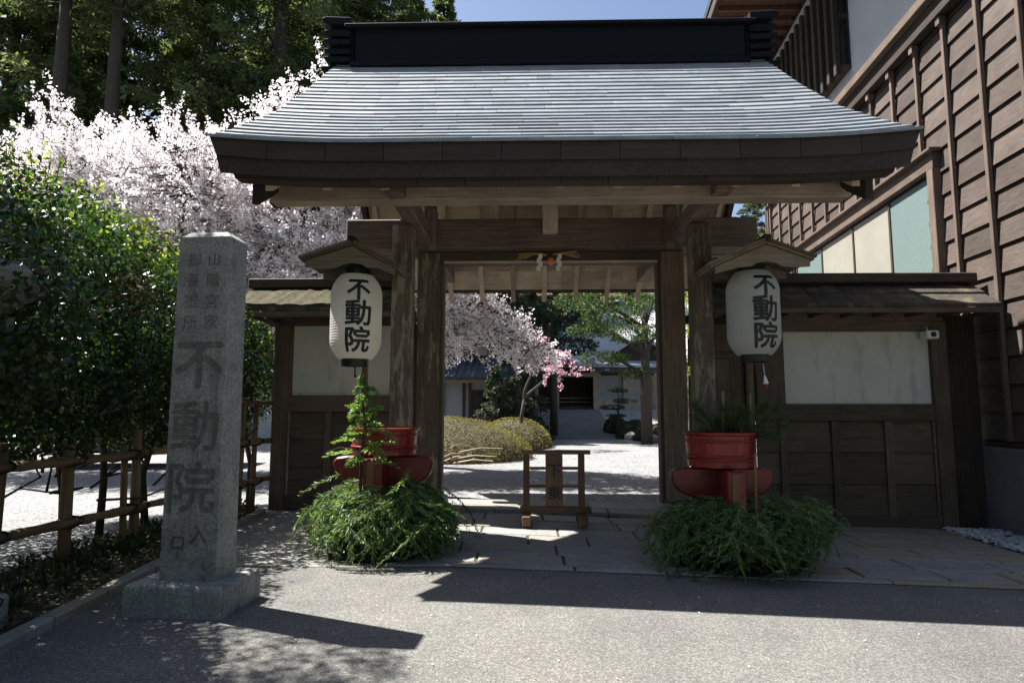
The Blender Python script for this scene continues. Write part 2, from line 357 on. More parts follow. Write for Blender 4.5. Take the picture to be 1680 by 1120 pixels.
def slab(parent, x0, x1, y0, y1, mat, h=.05, name='paving_stone', lift=.012, skew=0):
    g_ = .012; ch = .01; dz = rng.uniform(-.003, .003)
    def q(x, y, z): return (x, y, G(x, y) + lift + dz + z)
    gy = .019
    c_ = [(x0 + g_, y0 + gy), (x1 - g_, y0 + gy), (x1 - g_ + skew, y1 - gy), (x0 + g_ + skew, y1 - gy)]
    mx_, my_ = sum(p[0] for p in c_) / 4, sum(p[1] for p in c_) / 4
    c_ = [(x + rng.uniform(-.008, .008), y + rng.uniform(-.006, .006)) for x, y in c_]
    t_ = [(x - ch * np.sign(x - mx_), y - ch * np.sign(y - my_)) for x, y in c_]
    vs = [q(x, y, -h) for x, y in c_] + [q(x, y, -ch) for x, y in c_] + [q(x, y, 0) for x, y in t_]
    fs = [(0, 1, 5, 4), (1, 2, 6, 5), (2, 3, 7, 6), (3, 0, 4, 7), (4, 5, 9, 8), (5, 6, 10, 9), (6, 7, 11, 10), (7, 4, 8, 11), (8, 9, 10, 11)]
    return MB().add(vs, fs).build(name, mat, parent)
pave = sheet('pavement', lambda y: (-1.25, 5.95), ysp(5.66, 8.55, 10), M['soil'], -.002, 24)
rows = [5.66, 5.83, 6.22, 6.66, 7.12, 7.55, 8.0, 8.5]
for r in range(len(rows) - 1):
    y0, y1 = rows[r], rows[r + 1]; x = -1.25 + rng.uniform(-.3, 0) * (r > 0); x_end = 5.9 if y0 < 6.1 else 5.28
    while x < x_end - .1:
        L = rng.uniform(1.25, 1.7) if r == 0 else rng.uniform(.55, 1.15) if x < 2 else rng.uniform(.6, 1.0)
        x1 = min(x + L, x_end);
        if x_end - x1 < .3: x1 = x_end
        slab(pave, x, x1, y0, y1, M['slab2'] if (x > 2.2 and rng.random() < .45) else M['slab'], skew=rng.uniform(-.02, .02) if x > 2 else 0)
        x = x1
step = struct(MB().box(-1.15, 1.8, 8.52, 9.38, -.2, -.04).build('threshold', M['soil']))
x = -1.16
for L in (.74, .78, .7, .74):
    slab(step, x, x + L, 8.5, 8.86, M['slab'], .1, lift=.062); x += L
x = -1.16
for L in (1.05, .95, .96):
    slab(step, x, x + L, 8.86, 9.4, M['slab'], .1, lift=.062); x += L
kerb = sheet('kerb', lambda y: (kx(y) - .1, kx(y)), ysp(1.0, 8.4, 14), M['soil'], -.02, 1)
y = 1.0
while y < 8.3:
    L = rng.uniform(.55, .75); y1 = min(y + L, 8.4)
    vs = []
    for yy in (y + .008, y1 - .008):
        for a, z in ((-.11, -.1), (.0, -.1), (.0, .045), (-.012, .058), (-.1, .058), (-.11, .045)): vs.append((kx(yy) + a, yy, z + G(kx(yy), yy)))
    MB().add(vs, [(5, 4, 3, 2, 1, 0), (6, 7, 8, 9, 10, 11)] + [(i, (i + 1) % 6, 6 + (i + 1) % 6, 6 + i) for i in range(6)]).build('kerb_stone', M['slab'], kerb); y = y1
# pebbles by the house
bm = bmesh.new(); bmesh.ops.create_icosphere(bm, subdivisions=1, radius=1); ico_v = np.array([v.co[:] for v in bm.verts]); ico_f = [tuple(v.index for v in f.verts) for f in bm.faces]; bm.free()
def stones(name, pts, smin, smax, mat, label, flat=.6):
    mb = MB()
    for (x, y, z) in pts:
        s_ = rng.uniform(smin, smax); Rm = Matrix.Rotation(rng.uniform(0, 6.28), 3, 'Z') @ Matrix.Rotation(rng.uniform(-.4, .4), 3, 'X')
        a = np.array(Rm); V = ico_v * (1 + rng.uniform(-.16, .16, (len(ico_v), 1))) * np.array([s_, s_ * rng.uniform(.65, 1), s_ * flat]); V = V @ a.T + np.array([x, y, z])
        mb.add(V.tolist(), ico_f)
    o = mb.build(name, mat, smooth=True); return tag(o, label, 'pebbles', kind='stuff')
pts = []
for _ in range(1500):
    y = rng.uniform(6.05, 8.5); x = rng.uniform(5.3, 5.98)
    if (8.5 - y) * .45 + 5.02 < x or y < 7.6: pts.append((x, y, G(x, y) + rng.uniform(.0, .05)))
stones('pebbles', pts, .022, .042, M['pebble'], 'pale grey pebbles heaped along the foot of the house foundation')

# unseen wooded hills behind the camera, added to hold back skylight
vs = []; fs = []; nx, ny = 60, 14
for j in range(ny + 1):
    rr_ = 24 + 8 * j
    for i in range(nx + 1):
        a = math.pi * (.97 + 1.02 * i / nx); x, y = rr_ * math.cos(a) * 1.3, rr_ * math.sin(a) * 1.0 + 2
        vs.append((x, y, -.6 + (2.5 if j > 0 else 0) + 5.6 * j * (1 - .03 * j) + 3.5 * noise.noise((x * .11, y * .11, 2)) * min(1, j)))
for j in range(ny):
    for i in range(nx): a = j * (nx + 1) + i; fs.append((a, a + 1, a + nx + 2, a + nx + 1))
me = bpy.data.meshes.new('skylight_blocking_hills'); me.from_pydata(vs, [], fs); me.polygons.foreach_set('use_smooth', [True] * len(fs))
struct(link('skylight_blocking_hills', me, rocky('forest_cover', (.015, .028, .01), (.05, .075, .025), .6, .95, 1, .3, speck=(.4, 1.8), world=True)))

# hillside behind
def hz(x, y):
    a = max(0, y - 46) * .5 + max(0, -x - 20) * .12 * min(1, max(0, (y - 20) / 12)); a = min(a, 34 + .05 * max(0, y - 90))
    return a - .4 + 1.2 * noise.noise((x * .05, y * .05, 0))
vs = []; fs = []; nx, ny = 60, 40
for j in range(ny + 1):
    for i in range(nx + 1):
        x = -140 + 280 * i / nx; y = 24 + 200 * j / ny
        z = hz(x, y)
        if y < 46 and x > -20: z = G(x, y) - .35
        vs.append((x, y, z))
for j in range(ny):
    for i in range(nx): a = j * (nx + 1) + i; fs.append((a, a + 1, a + nx + 2, a + nx + 1))
me = bpy.data.meshes.new('hillside'); me.from_pydata(vs, [], fs); me.polygons.foreach_set('use_smooth', [True] * len(fs)); struct(link('hillside', me, M['soil']))

# ================================================================ GATE
gate = thing('temple_gate', (CX, 8.7, 0), 'wooden temple gate with a curved copper shingle roof and dark ridge', 'gate')
fr = [(5.62, 3.77), (5.9, 3.945), (6.26, 4.197), (6.78, 4.576), (7.56, 5.25), (8.2, 5.86), (8.7, 6.3)]
rr = [(8.7, 6.3), (9.2, 5.85), (9.9, 5.2), (10.6, 4.5), (11.0, 4.12), (11.4, 3.78)]
def prof(y):
    P_ = fr if y <= 8.7 else rr
    for (a, za), (b_, zb) in zip(P_, P_[1:]):
        if y <= b_: return za + (zb - za) * (y - a) / (b_ - a)
    return P_[-1][1]
def half(y):        # half width of the roof; edges splay outward toward the eave
    d = abs(y - 8.7); e = max(0, (d - 1.6) / 1.5); return 2.98 + .075 * d + .06 * e * e
def sori(x, y):     # upward sweep of the eave corners
    d = min(1, abs(y - 8.7) / 3.0); u = abs(x - CX) / half(y); return .075 * max(0, (u - .55) / .45) ** 2 * d
def rtop(x, y): return prof(y) + sori(x, y)
def soff(y): return prof(y) - (.36 + .1 * min(1, max(0, (y - 5.7) / .8)) if y <= 8.7 else .40)
# deck (solid between the shingles and the soffit)
ys_ = ysp(5.66, 8.7, 16) + ysp(8.7, 11.38, 12)[1:]; NX = 20; mb = MB(); vs = []; fs = []
for y in ys_:
    for i in range(NX + 1):
        x = CX + (half(y) - .03) * (2 * i / NX - 1); vs.append((x, y, rtop(x, y) - .03))
    for i in range(NX + 1):
        x = CX + (half(y) - .12) * (2 * i / NX - 1); vs.append((x, y, max(soff(y) + .02, rtop(x, y) - .5) + sori(x, y)))
k = 2 * (NX + 1)
for j in range(len(ys_) - 1):
    for i in range(NX):
        a = j * k + i; fs.append((a, a + 1, a + k + 1, a + k)); a2 = a + NX + 1; fs.append((a2 + 1, a2, a2 + k, a2 + k + 1))
    a = j * k; fs.append((a, a + k, a + k + NX + 1, a + NX + 1)); a = j * k + NX; fs.append((a + k, a, a + NX + 1, a + k + NX + 1))
for j in (0, len(ys_) - 1):
    for i in range(NX): a = j * k + i; fs.append((a, a + NX + 1, a + NX + 2, a + 1) if j == 0 else (a, a + 1, a + NX + 2, a + NX + 1))
mb.add(vs, fs); mb.build('roof_deck', W('Y', 'dark'), gate)
# front shingles: one sheet of copper each
NR = 24; ylist = []; s_ = 0
seg = [0]; P_ = [(5.6 + (8.62 - 5.6) * i / 200) for i in range(201)]
for a, b_ in zip(P_, P_[1:]): seg.append(seg[-1] + math.hypot(b_ - a, prof(max(b_, 5.62)) - prof(max(a, 5.62))))
def yat(s): return float(np.interp(s, seg, P_))
rowlen = seg[-1] / NR
for r in range(NR):
    ya, yb = yat(r * rowlen), yat(min(seg[-1], (r + 1) * rowlen + .03)); hw = half(ya)
    n = 9; L = 2 * hw / n; x = CX - hw; off = L * (.5 if r % 2 else 0) + rng.uniform(-.1, .1); first = True
    while x < CX + hw - .01:
        x1 = x + (L if not first or off < .05 else max(.25, off)); first = False
        x1 += rng.uniform(-.04, .04)
        if x1 > CX + hw - .2: x1 = CX + hw
        nseg = 3; vs = []; j1 = rng.uniform(0, .006); j2 = rng.uniform(0, .006)
        for y, lift in ((ya, .024), (ya, .002), (yb, .002)):
            hy = half(y)
            for q in range(nseg + 1):
                xx = x + (x1 - x - .004) * q / nseg; u = (xx - CX) / hw; X = CX + u * hy
                jj = j1 + (j2 - j1) * q / nseg
                vs.append((X, y - (.0 if lift > .01 or y == yb else -.002), rtop(X, max(y, 5.62)) + (lift + jj if lift > .01 else lift)))
        k = nseg + 1; fs = []
        # top face from front lip (row 0) to back (row 2); front lip face rows 1-0
        for q in range(nseg): fs.append((q, q + 1, 2 * k + q + 1, 2 * k + q)); fs.append((k + q, k + q + 1, q + 1, q))
        fs.append((0, 2 * k, k)); fs.append((nseg, k + nseg, 2 * k + nseg))
        MB().add(vs, fs).build('shingle', M['copper'], gate); x = x1
# rear roof covering
vs = []; fs = []; yy = ysp(8.6, 11.42, 20)
for y in yy:
    for i in range(13): x = CX + half(y) * (2 * i / 12 - 1); vs.append((x, y, rtop(x, y) + .01))
for j in range(20):
    for i in range(12): a = j * 13 + i; fs.append((a, a + 1, a + 14, a + 13))
MB().add(vs, fs).build('rear_roof_sheet', M['copper'], gate)
# eave fascia boards
def fascia(name, hw, y0, y1, zoff0, zoff1, n, rear=False, slant=.07):
    for i in range(n):
        a = CX - hw + 2 * hw * i / n; b_ = a + 2 * hw / n; vs = []
        yref = 5.66 if not rear else 11.38
        for y in (y0, y1):
            for x, zo in ((a, zoff1), (b_, zoff1), (b_, zoff0), (a, zoff0)):
                e = 0
                if zo == zoff1 and i == 0 and x == a: e = slant
                if zo == zoff1 and i == n - 1 and x == b_: e = -slant
                vs.append((x + e + (.002 if x == a else -.002), y, rtop(x, yref) + zo))
        MB().add(vs, [(0, 1, 2, 3), (7, 6, 5, 4), (0, 4, 5, 1), (1, 5, 6, 2), (2, 6, 7, 3), (3, 7, 4, 0)]).build(name, M['fascia'], gate, bevel=.003)
fascia('upper_eave_board', 3.25, 5.63, 5.75, -.012, -.19, 12)
fascia('lower_eave_board', 3.1, 5.71, 5.85, -.192, -.37, 14)
fascia('rear_eave_board', 3.2, 11.3, 11.42, -.02, -.36, 8, True)
# soffit: lapped boards and rafters, front and rear
def soffit(y0, y1, n, rear):
    for r in range(n):
        a = y0 + (y1 - y0) * r / n; b_ = y0 + (y1 - y0) * (r + 1) / n
        x = CX - 2.95; 
        while x < CX + 2.94:
            x1 = min(CX + 2.95, x + rng.uniform(.85, 1.5)); lap = .028
            vs = []
            for y, d in ((a, -lap if not rear else 0), (b_ - .015, 0 if not rear else -lap)):
                for xx in (x + .002, x1 - .002):
                    for z in (0, .018): vs.append((xx, y, soff(y) - .01 + d + z))
            MB().add(vs, [(0, 1, 3, 2), (4, 6, 7, 5), (0, 4, 5, 1), (2, 3, 7, 6), (0, 2, 6, 4), (1, 5, 7, 3)]).build('soffit_board', W('X', 'pale' if rear else 'gate'), gate); x = x1  # rear boards made paler to carry the courtyard bounce light in their colour
soffit(5.85, 8.6, 9, False); soffit(8.8, 11.28, 8, True)
for i in range(11):
    x = CX - 2.78 + i * .556
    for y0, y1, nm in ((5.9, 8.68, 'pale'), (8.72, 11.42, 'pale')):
        N = 5; vs = []; fs = []
        for j in range(N + 1):
            y = y0 + (y1 - y0) * j / N; z = soff(min(y, 11.38)) - .035
            for a, c_ in ((-.038, -.1), (.038, -.1), (.038, 0), (-.038, 0)): vs.append((x + a, y, z + c_))
        for j in range(N):
            for q in range(4): fs.append((j * 4 + q, j * 4 + (q + 1) % 4, j * 4 + 4 + (q + 1) % 4, j * 4 + 4 + q))
        fs += [(3, 2, 1, 0), tuple(N * 4 + q for q in range(4))]
        MB().add(vs, fs).build('rafter', W('Y', nm), gate)
# ridge
B('ridge_body', gate, M['ridge'], CX - 2.72, CX + 2.72, 8.46, 8.94, 6.1, 6.66, .01)
B('ridge_cap', gate, M['ridge'], CX - 2.86, CX + 2.86, 8.38, 9.02, 6.66, 6.71, .012)
B('ridge_foot', gate, M['ridge'], CX - 2.76, CX + 2.76, 8.36, 9.04, 6.06, 6.14, .012)
for sx in (-1, 1):
    xc = CX + sx * 2.98
    for k_, (z, hw_, hh) in enumerate(((6.02, .2, .11), (6.16, .15, .1), (6.29, .155, .1), (6.42, .16, .1), (6.55, .165, .12), (6.72, .19, .13))):
        # each plate curls up at its outer end
        poly = [(-.2, 0), (hw_ * .6, 0), (hw_, .035), (hw_ + .025, .09), (hw_ - .03, hh - .012), (-.2, hh - .03)]
        MB().prism(poly, lambda a, b_, t_: (xc + sx * a, t_, z + b_), 8.44 - .02 * (k_ % 2), 8.96 + .02 * (k_ % 2)).build('ridge_end_plate', M['ridge'], gate, bevel=.008)
    B('ridge_end_core', gate, M['ridge'], min(xc - sx * .24, xc + sx * .08), max(xc - sx * .24, xc + sx * .08), 8.5, 8.9, 6.0, 6.8, .01)
# posts and beams
for x, lbl in ((-1.46, 'weathered front post with flaking grey surface'), (2.02, None)):
    B('front_post', gate, POSTW, x - .117, x + .117, 7.3, 7.53, .12, 3.5, .012, lbl)
    MB().add([(x + a * s1, 7.415 + b_ * s1, z + G(x, 7.4)) for z, s1 in ((-.1, 1), (.16, .82)) for a, b_ in ((-.24, -.24), (.24, -.24), (.24, .24), (-.24, .24))], [(3, 2, 1, 0), (4, 5, 6, 7), (0, 1, 5, 4), (1, 2, 6, 5), (2, 3, 7, 6), (3, 0, 4, 7)]).build('post_base', M['granite'], gate, bevel=.015)
for x, sx in ((-1.345, -1), (1.98, 1)):
    B('main_post', gate, POSTW if sx < 0 else W('Z', 'gate'), x - .155, x + .155, 8.6, 8.93, .15, 3.49, .014)
    MB().add([(x + a * s1, 8.77 + b_ * s1, z + G(x, 8.7)) for z, s1 in ((-.1, 1), (.19, .85)) for a, b_ in ((-.28, -.27), (.28, -.27), (.28, .27), (-.28, .27))], [(3, 2, 1, 0), (4, 5, 6, 7), (0, 1, 5, 4), (1, 2, 6, 5), (2, 3, 7, 6), (3, 0, 4, 7)]).build('post_base', M['granite'], gate, bevel=.015)
    B('door_jamb', gate, W('Z', 'wall'), min(x - sx * .155, x - sx * .2), max(x - sx * .155, x - sx * .2), 8.66, 8.86, .07, 3.33, .004)
    xr = -1.56 if sx < 0 else 2.24
    B('rear_post', gate, W('Z', 'gate'), xr - .1, xr + .1, 10.1, 10.3, 0, 3.5, .01)
    B('bracket_arm', gate, W('Y', 'gate'), x - .09, x + .09, 6.25, 10.9, 3.51, 3.73, .012)
    # curved bracket hanging from the crossbeam
    bx_ = x - sx * .02
    poly = [(-.1, .36), (.1, .36), (.1, -.12), (.05, -.2), (-.02, -.17), (-.07, -.06), (-.1, .06)]
    MB().prism([(a, b_) for a, b_ in poly], lambda a, b_, t_: (x - sx * (.02 + t_), 8.4 - .1 + a * -1.0, 3.62 + b_), .02, .13).build('curved_bracket', W('Z', 'gate'), gate, bevel=.01)
B('eave_purlin', gate, wood((.2, .16, .115), (.42, .34, .25), 'X', name='pale_beam_wood'), -2.69, 3.31, 6.42, 6.64, 3.5, 3.735, .012)  # beam colour lightened to imitate light bounced up from the ground
B('rear_purlin', gate, W('X', 'gate'), -2.6, 3.22, 9.9, 10.1, 3.74, 3.96, .012)
B('crossbeam', gate, W('X', 'gate'), -2.44, 3.06, 8.38, 8.82, 3.492, 3.89, .016)
B('lintel', gate, W('X', 'wall'), -1.19, 1.825, 8.62, 8.84, 3.34, 3.488, .008)
B('lintel_trim', gate, W('X', 'pale'), -1.14, 1.775, 8.6, 8.618, 3.332, 3.362, .002)
B('ridge_beam', gate, W('X', 'gate'), -2.6, 3.22, 8.6, 8.8, 5.55, 5.78, .01)
B('centre_strut', gate, W('Z', 'pale'), CX - .1, CX + .1, 8.22, 8.374, 3.66, 4.25, .012)
for x in (-1.345, CX, 1.98): B('ridge_strut', gate, W('Z', 'gate'), x - .08, x + .08, 8.62, 8.78, 3.89, 5.55, .008)
for x in (-2.62, 3.24):      # bargeboards
    poly = []; yl = ysp(5.95, 8.7, 8); yr = ysp(8.7, 11.3, 8)[1:]
    top = [(y, soff(y) + .02) for y in yl + yr]; bot = [(y, soff(y) - .24 - .04 * (y < 6.3)) for y in yl + yr]
    n = len(top); vs = []
    for xx in (x - .035, x + .035):
        for y, z in top: vs.append((xx, y, z))
        for y, z in bot: vs.append((xx, y, z))
    fs = []
    for j in range(n - 1):
        fs += [(j, j + 1, n + j + 1, n + j), (2 * n + j, 3 * n + j, 3 * n + j + 1, 2 * n + j + 1), (j, 2 * n + j, 2 * n + j + 1, j + 1), (n + j, n + j + 1, 3 * n + j + 1, 3 * n + j)]
    fs += [(0, n, 3 * n, 2 * n), (n - 1, 3 * n - 1, 4 * n - 1, 2 * n - 1)]
    MB().add(vs, fs).build('bargeboard', W('Y', 'dark'), gate)
# rope ornament on the lintel
orn = thing('straw_rope_ornament', (CX - .03, 8.5, 3.38), 'straw rope ornament with an orange and paper streamers hung on the lintel', 'rope ornament')
for sx in (-1, 1):
    mb = MB()
    for k_ in range(16):
        a = rng.uniform(-.3, .12); L = rng.uniform(.3, .43)
        mb.tube([(CX - .03 + sx * .02, 8.52 + rng.uniform(-.02, .02), 3.42), (CX - .03 + sx * (.02 + L * .5), 8.5, 3.42 + a * .1 * sx * 0 + .02), (CX - .03 + sx * (.02 + L), 8.49 + rng.uniform(-.02, .02), 3.42 + a * .28 + (.03 if sx > 0 else 0))], [.012, .014, .006], 5)
    mb.build('straw_fan', M['straw'], orn)
bm = bmesh.new(); bmesh.ops.create_uvsphere(bm, u_segments=14, v_segments=10, radius=.052); me = bpy.data.meshes.new('orange'); bm.to_mesh(me); bm.free(); me.polygons.foreach_set('use_smooth', [True] * len(me.polygons)); link('orange', me, M['orange'], orn, (CX + .01, 8.46, 3.32))
MB().tube([(CX + .01, 8.46, 3.37), (CX + .015, 8.46, 3.43)], [.04, .015], 6).build('leaf_cap', plain('orn_leaf', (.03, .06, .03), .5), orn)
for dx in (-.14, .12):
    vs = []; z = 3.42; x = CX + dx
    mb = MB()
    for k_ in range(4):
        sh = (-1) ** k_ * .009; mb.add([(x + sh - .02 - .004 * k_, 8.47 - .004 * k_, z), (x + sh + .03, 8.47 - .004 * k_, z + .005), (x + sh + .028, 8.47 - .004 * k_, z - .065), (x + sh - .032, 8.47 - .004 * k_, z - .07)], [(0, 1, 2, 3)]); z -= .055
    mb.build('paper_streamer', M['white'], orn)

# ================================================================ WING WALLS
def wing(label, x0, x1, yw, panel, studs, gx, xr0, xr1):
    o = thing('garden_wall', ((x0 + x1) / 2, yw, 0), label, 'wall', 'plastered wing walls beside the gate')
    g0 = G(x1, yw) - .05
    B('corner_post', o, W('Z', 'wall'), gx - .1, gx + .1, yw - .12, yw + .12, g0, 2.5, .01)
    px0, px1, pz0, pz1 = panel
    B('plaster_panel', o, M['plaster'], px0, px1, yw - .03, yw + .05, pz0, pz1, .002)
    B('top_rail', o, W('X', 'wall'), x0, x1, yw - .1, yw + .1, pz1 + .001, 2.62, .01)
    B('middle_rail', o, W('X', 'wall'), x0, x1, yw - .09, yw + .09, pz0 - .22, pz0 - .001, .01)
    B('bottom_rail', o, W('X', 'wall'), x0, x1, yw - .09, yw + .09, g0, g0 + .22, .01)
    B('foundation_stone', o, M['granite'], x0 - .05, x1 + .05, yw - .16, yw + .16, g0 - .15, g0 + .05, .01)
    lo, hi = g0 + .22, pz0 - .22
    for a, b_ in zip(studs, studs[1:]):
        B('stud', o, W('Z', 'wall'), b_ - .05, b_ + .05, yw - .075, yw + .05, lo, hi, .005)
        h = (hi - lo) / 3
        for r in range(3):
            MB().add([(x, y, z) for x in (a, b_) for y, z in ((yw - .045, lo + r * h + .004), (yw - .01, lo + r * h), (yw - .01, lo + (r + 1) * h), (yw - .022, lo + (r + 1) * h - .002))], [(0, 1, 2, 3), (7, 6, 5, 4), (0, 4, 5, 1), (1, 5, 6, 2), (2, 6, 7, 3), (3, 7, 4, 0)]).build('board', W('X', 'wall'), o)
    if px0 - x0 > .15: B('inner_post', o, W('Z', 'wall'), x0 + .03, px0 - .002, yw - .09, yw + .09, pz0, pz1, .005)
    # little roof
    zt = 2.62
    B('roof_beam', o, W('X', 'wall'), xr0 + .15, xr1 - .1, yw - .08, yw + .08, zt, zt + .3, .01)
    for s_ in (-1, 1):
        y_e = yw + s_ * .55
        n = max(2, int((xr1 - xr0) / .45))
        for i in range(n):
            a = xr0 + (xr1 - xr0) * i / n; b_ = xr0 + (xr1 - xr0) * (i + 1) / n
            for r in range(2):
                t0, t1 = r * .5, r * .5 + .54
                f0 = lambda t_: (yw + s_ * .55 * (1 - t_), 2.62 + .38 * t_)
                (ya, za), (yb, zb) = f0(t0), f0(min(1, t1)); l_ = .05
                vs = [(x, y, z) for x in (a + .003, b_ - .003) for y, z in ((ya, za), (ya, za + l_), (yb, zb + .02), (yb, zb))]
                MB().add(vs, [(0, 1, 2, 3), (7, 6, 5, 4), (0, 4, 5, 1), (1, 5, 6, 2), (2, 6, 7, 3), (3, 7, 4, 0)]).build('roof_board', M['wingroof'], o, bevel=.004)
        B('eave_strip', o, W('X', 'wall'), xr0 + .02, xr1 - .02, min(y_e, y_e - s_ * .05), max(y_e, y_e - s_ * .05), 2.55, 2.618, .004)
    x = xr0 + .2
    while x < xr1: 
        MB().beam((x, yw - .53, 2.57), (x, yw + .53, 2.57), .045, .05).build('rafter', W('Y', 'wall'), o); x += .42
    B('ridge_board', o, W('X', 'dark'), xr0 - .03, xr1 + .03, yw - .12, yw + .12, 3.02, 3.15, .012)
    return o
wl = wing('short plastered wall with mossy board roof left of the gate', -3.42, -1.62, 8.8, (-3.24, -1.72, 1.53, 2.49), [-3.26, -2.72, -2.18, -1.72], -3.38, -3.85, -1.62)
wr = wing('long plastered wall between the gate and the timber house', 3.0, 5.5, 8.62, (3.4, 5.33, 1.41, 2.37), [3.02, 3.36, 4.03, 4.72, 5.34], 5.42, 2.3, 5.95)
mb = MB(); nx_ = 30
vs = [(-3.83 + 2.13 * i / nx_, y, z + .03 * noise.noise((i * .7, j * 2.3, 0))) for j, (y, z) in enumerate(((8.27, 2.66), (8.26, 2.72), (8.42, 2.83), (8.6, 2.96), (8.66, 2.97))) for i in range(nx_ + 1)]
mb.add(vs, [(j * (nx_ + 1) + i, j * (nx_ + 1) + i + 1, (j + 1) * (nx_ + 1) + i + 1, (j + 1) * (nx_ + 1) + i) for j in range(4) for i in range(nx_)]).build('moss_layer', M['moss'], wl)
B('gap_light_blocker', wr, W('Z', 'dark'), 5.53, 6.02, 8.7, 8.76, -.3, 2.6, .004)  # dark board added to close the gap and keep sunlight off the foundation
# side door right of the gate
sd = thing('side_door', (2.7, 8.75, 0), 'narrow plank side door between gate post and right wall', 'door')
dz0 = .16
for i in range(4):
    a = 2.19 + i * .185
    B('plank', sd, W('Z', 'wall'), a, a + .182, 8.72, 8.76, dz0, 2.5 if i else 1.8, .004)
B('plank', sd, W('Z', 'wall'), 2.19, 2.352, 8.72, 8.76, 1.93, 2.3, .003)
for z in (.3, 1.25, 2.02): B('door_rail', sd, W('X', 'wall'), 2.19, 2.85, 8.68, 8.718, z, z + .09, .004)
B('door_post', sd, W('Z', 'dark'), 2.93, 2.99, 8.62, 8.8, -.1, 2.62, .004)
B('door_head', sd, W('X', 'dark'), 2.14, 2.99, 8.62, 8.8, 2.5, 2.6, .004)
sl_ = thing('side_panel', (-1.6, 8.75, 0), 'narrow plank infill between left wall and gate post', 'panel')
B('plank', sl_, W('Z', 'wall'), -1.7, -1.505, 8.72, 8.78, 0, 2.5, .004)
B('rail', sl_, W('X', 'wall'), -1.7, -1.505, 8.68, 8.72, 1.2, 1.3, .004)
# security camera
sc_ = thing('security_camera', (5.27, 8.45, 2.3), 'small white security camera under the right wall eave', 'camera')
B('housing', sc_, M['whitemetal'], 5.18, 5.34, 8.36, 8.52, 2.25, 2.36, .012)
MB().tube([(5.26, 8.35, 2.305), (5.26, 8.37, 2.305)], .035, 16).build('lens', M['black'], sc_)
MB().tube([(5.27, 8.5, 2.36), (5.27, 8.52, 2.42)], .012, 8).build('mount', M['whitemetal'], sc_)
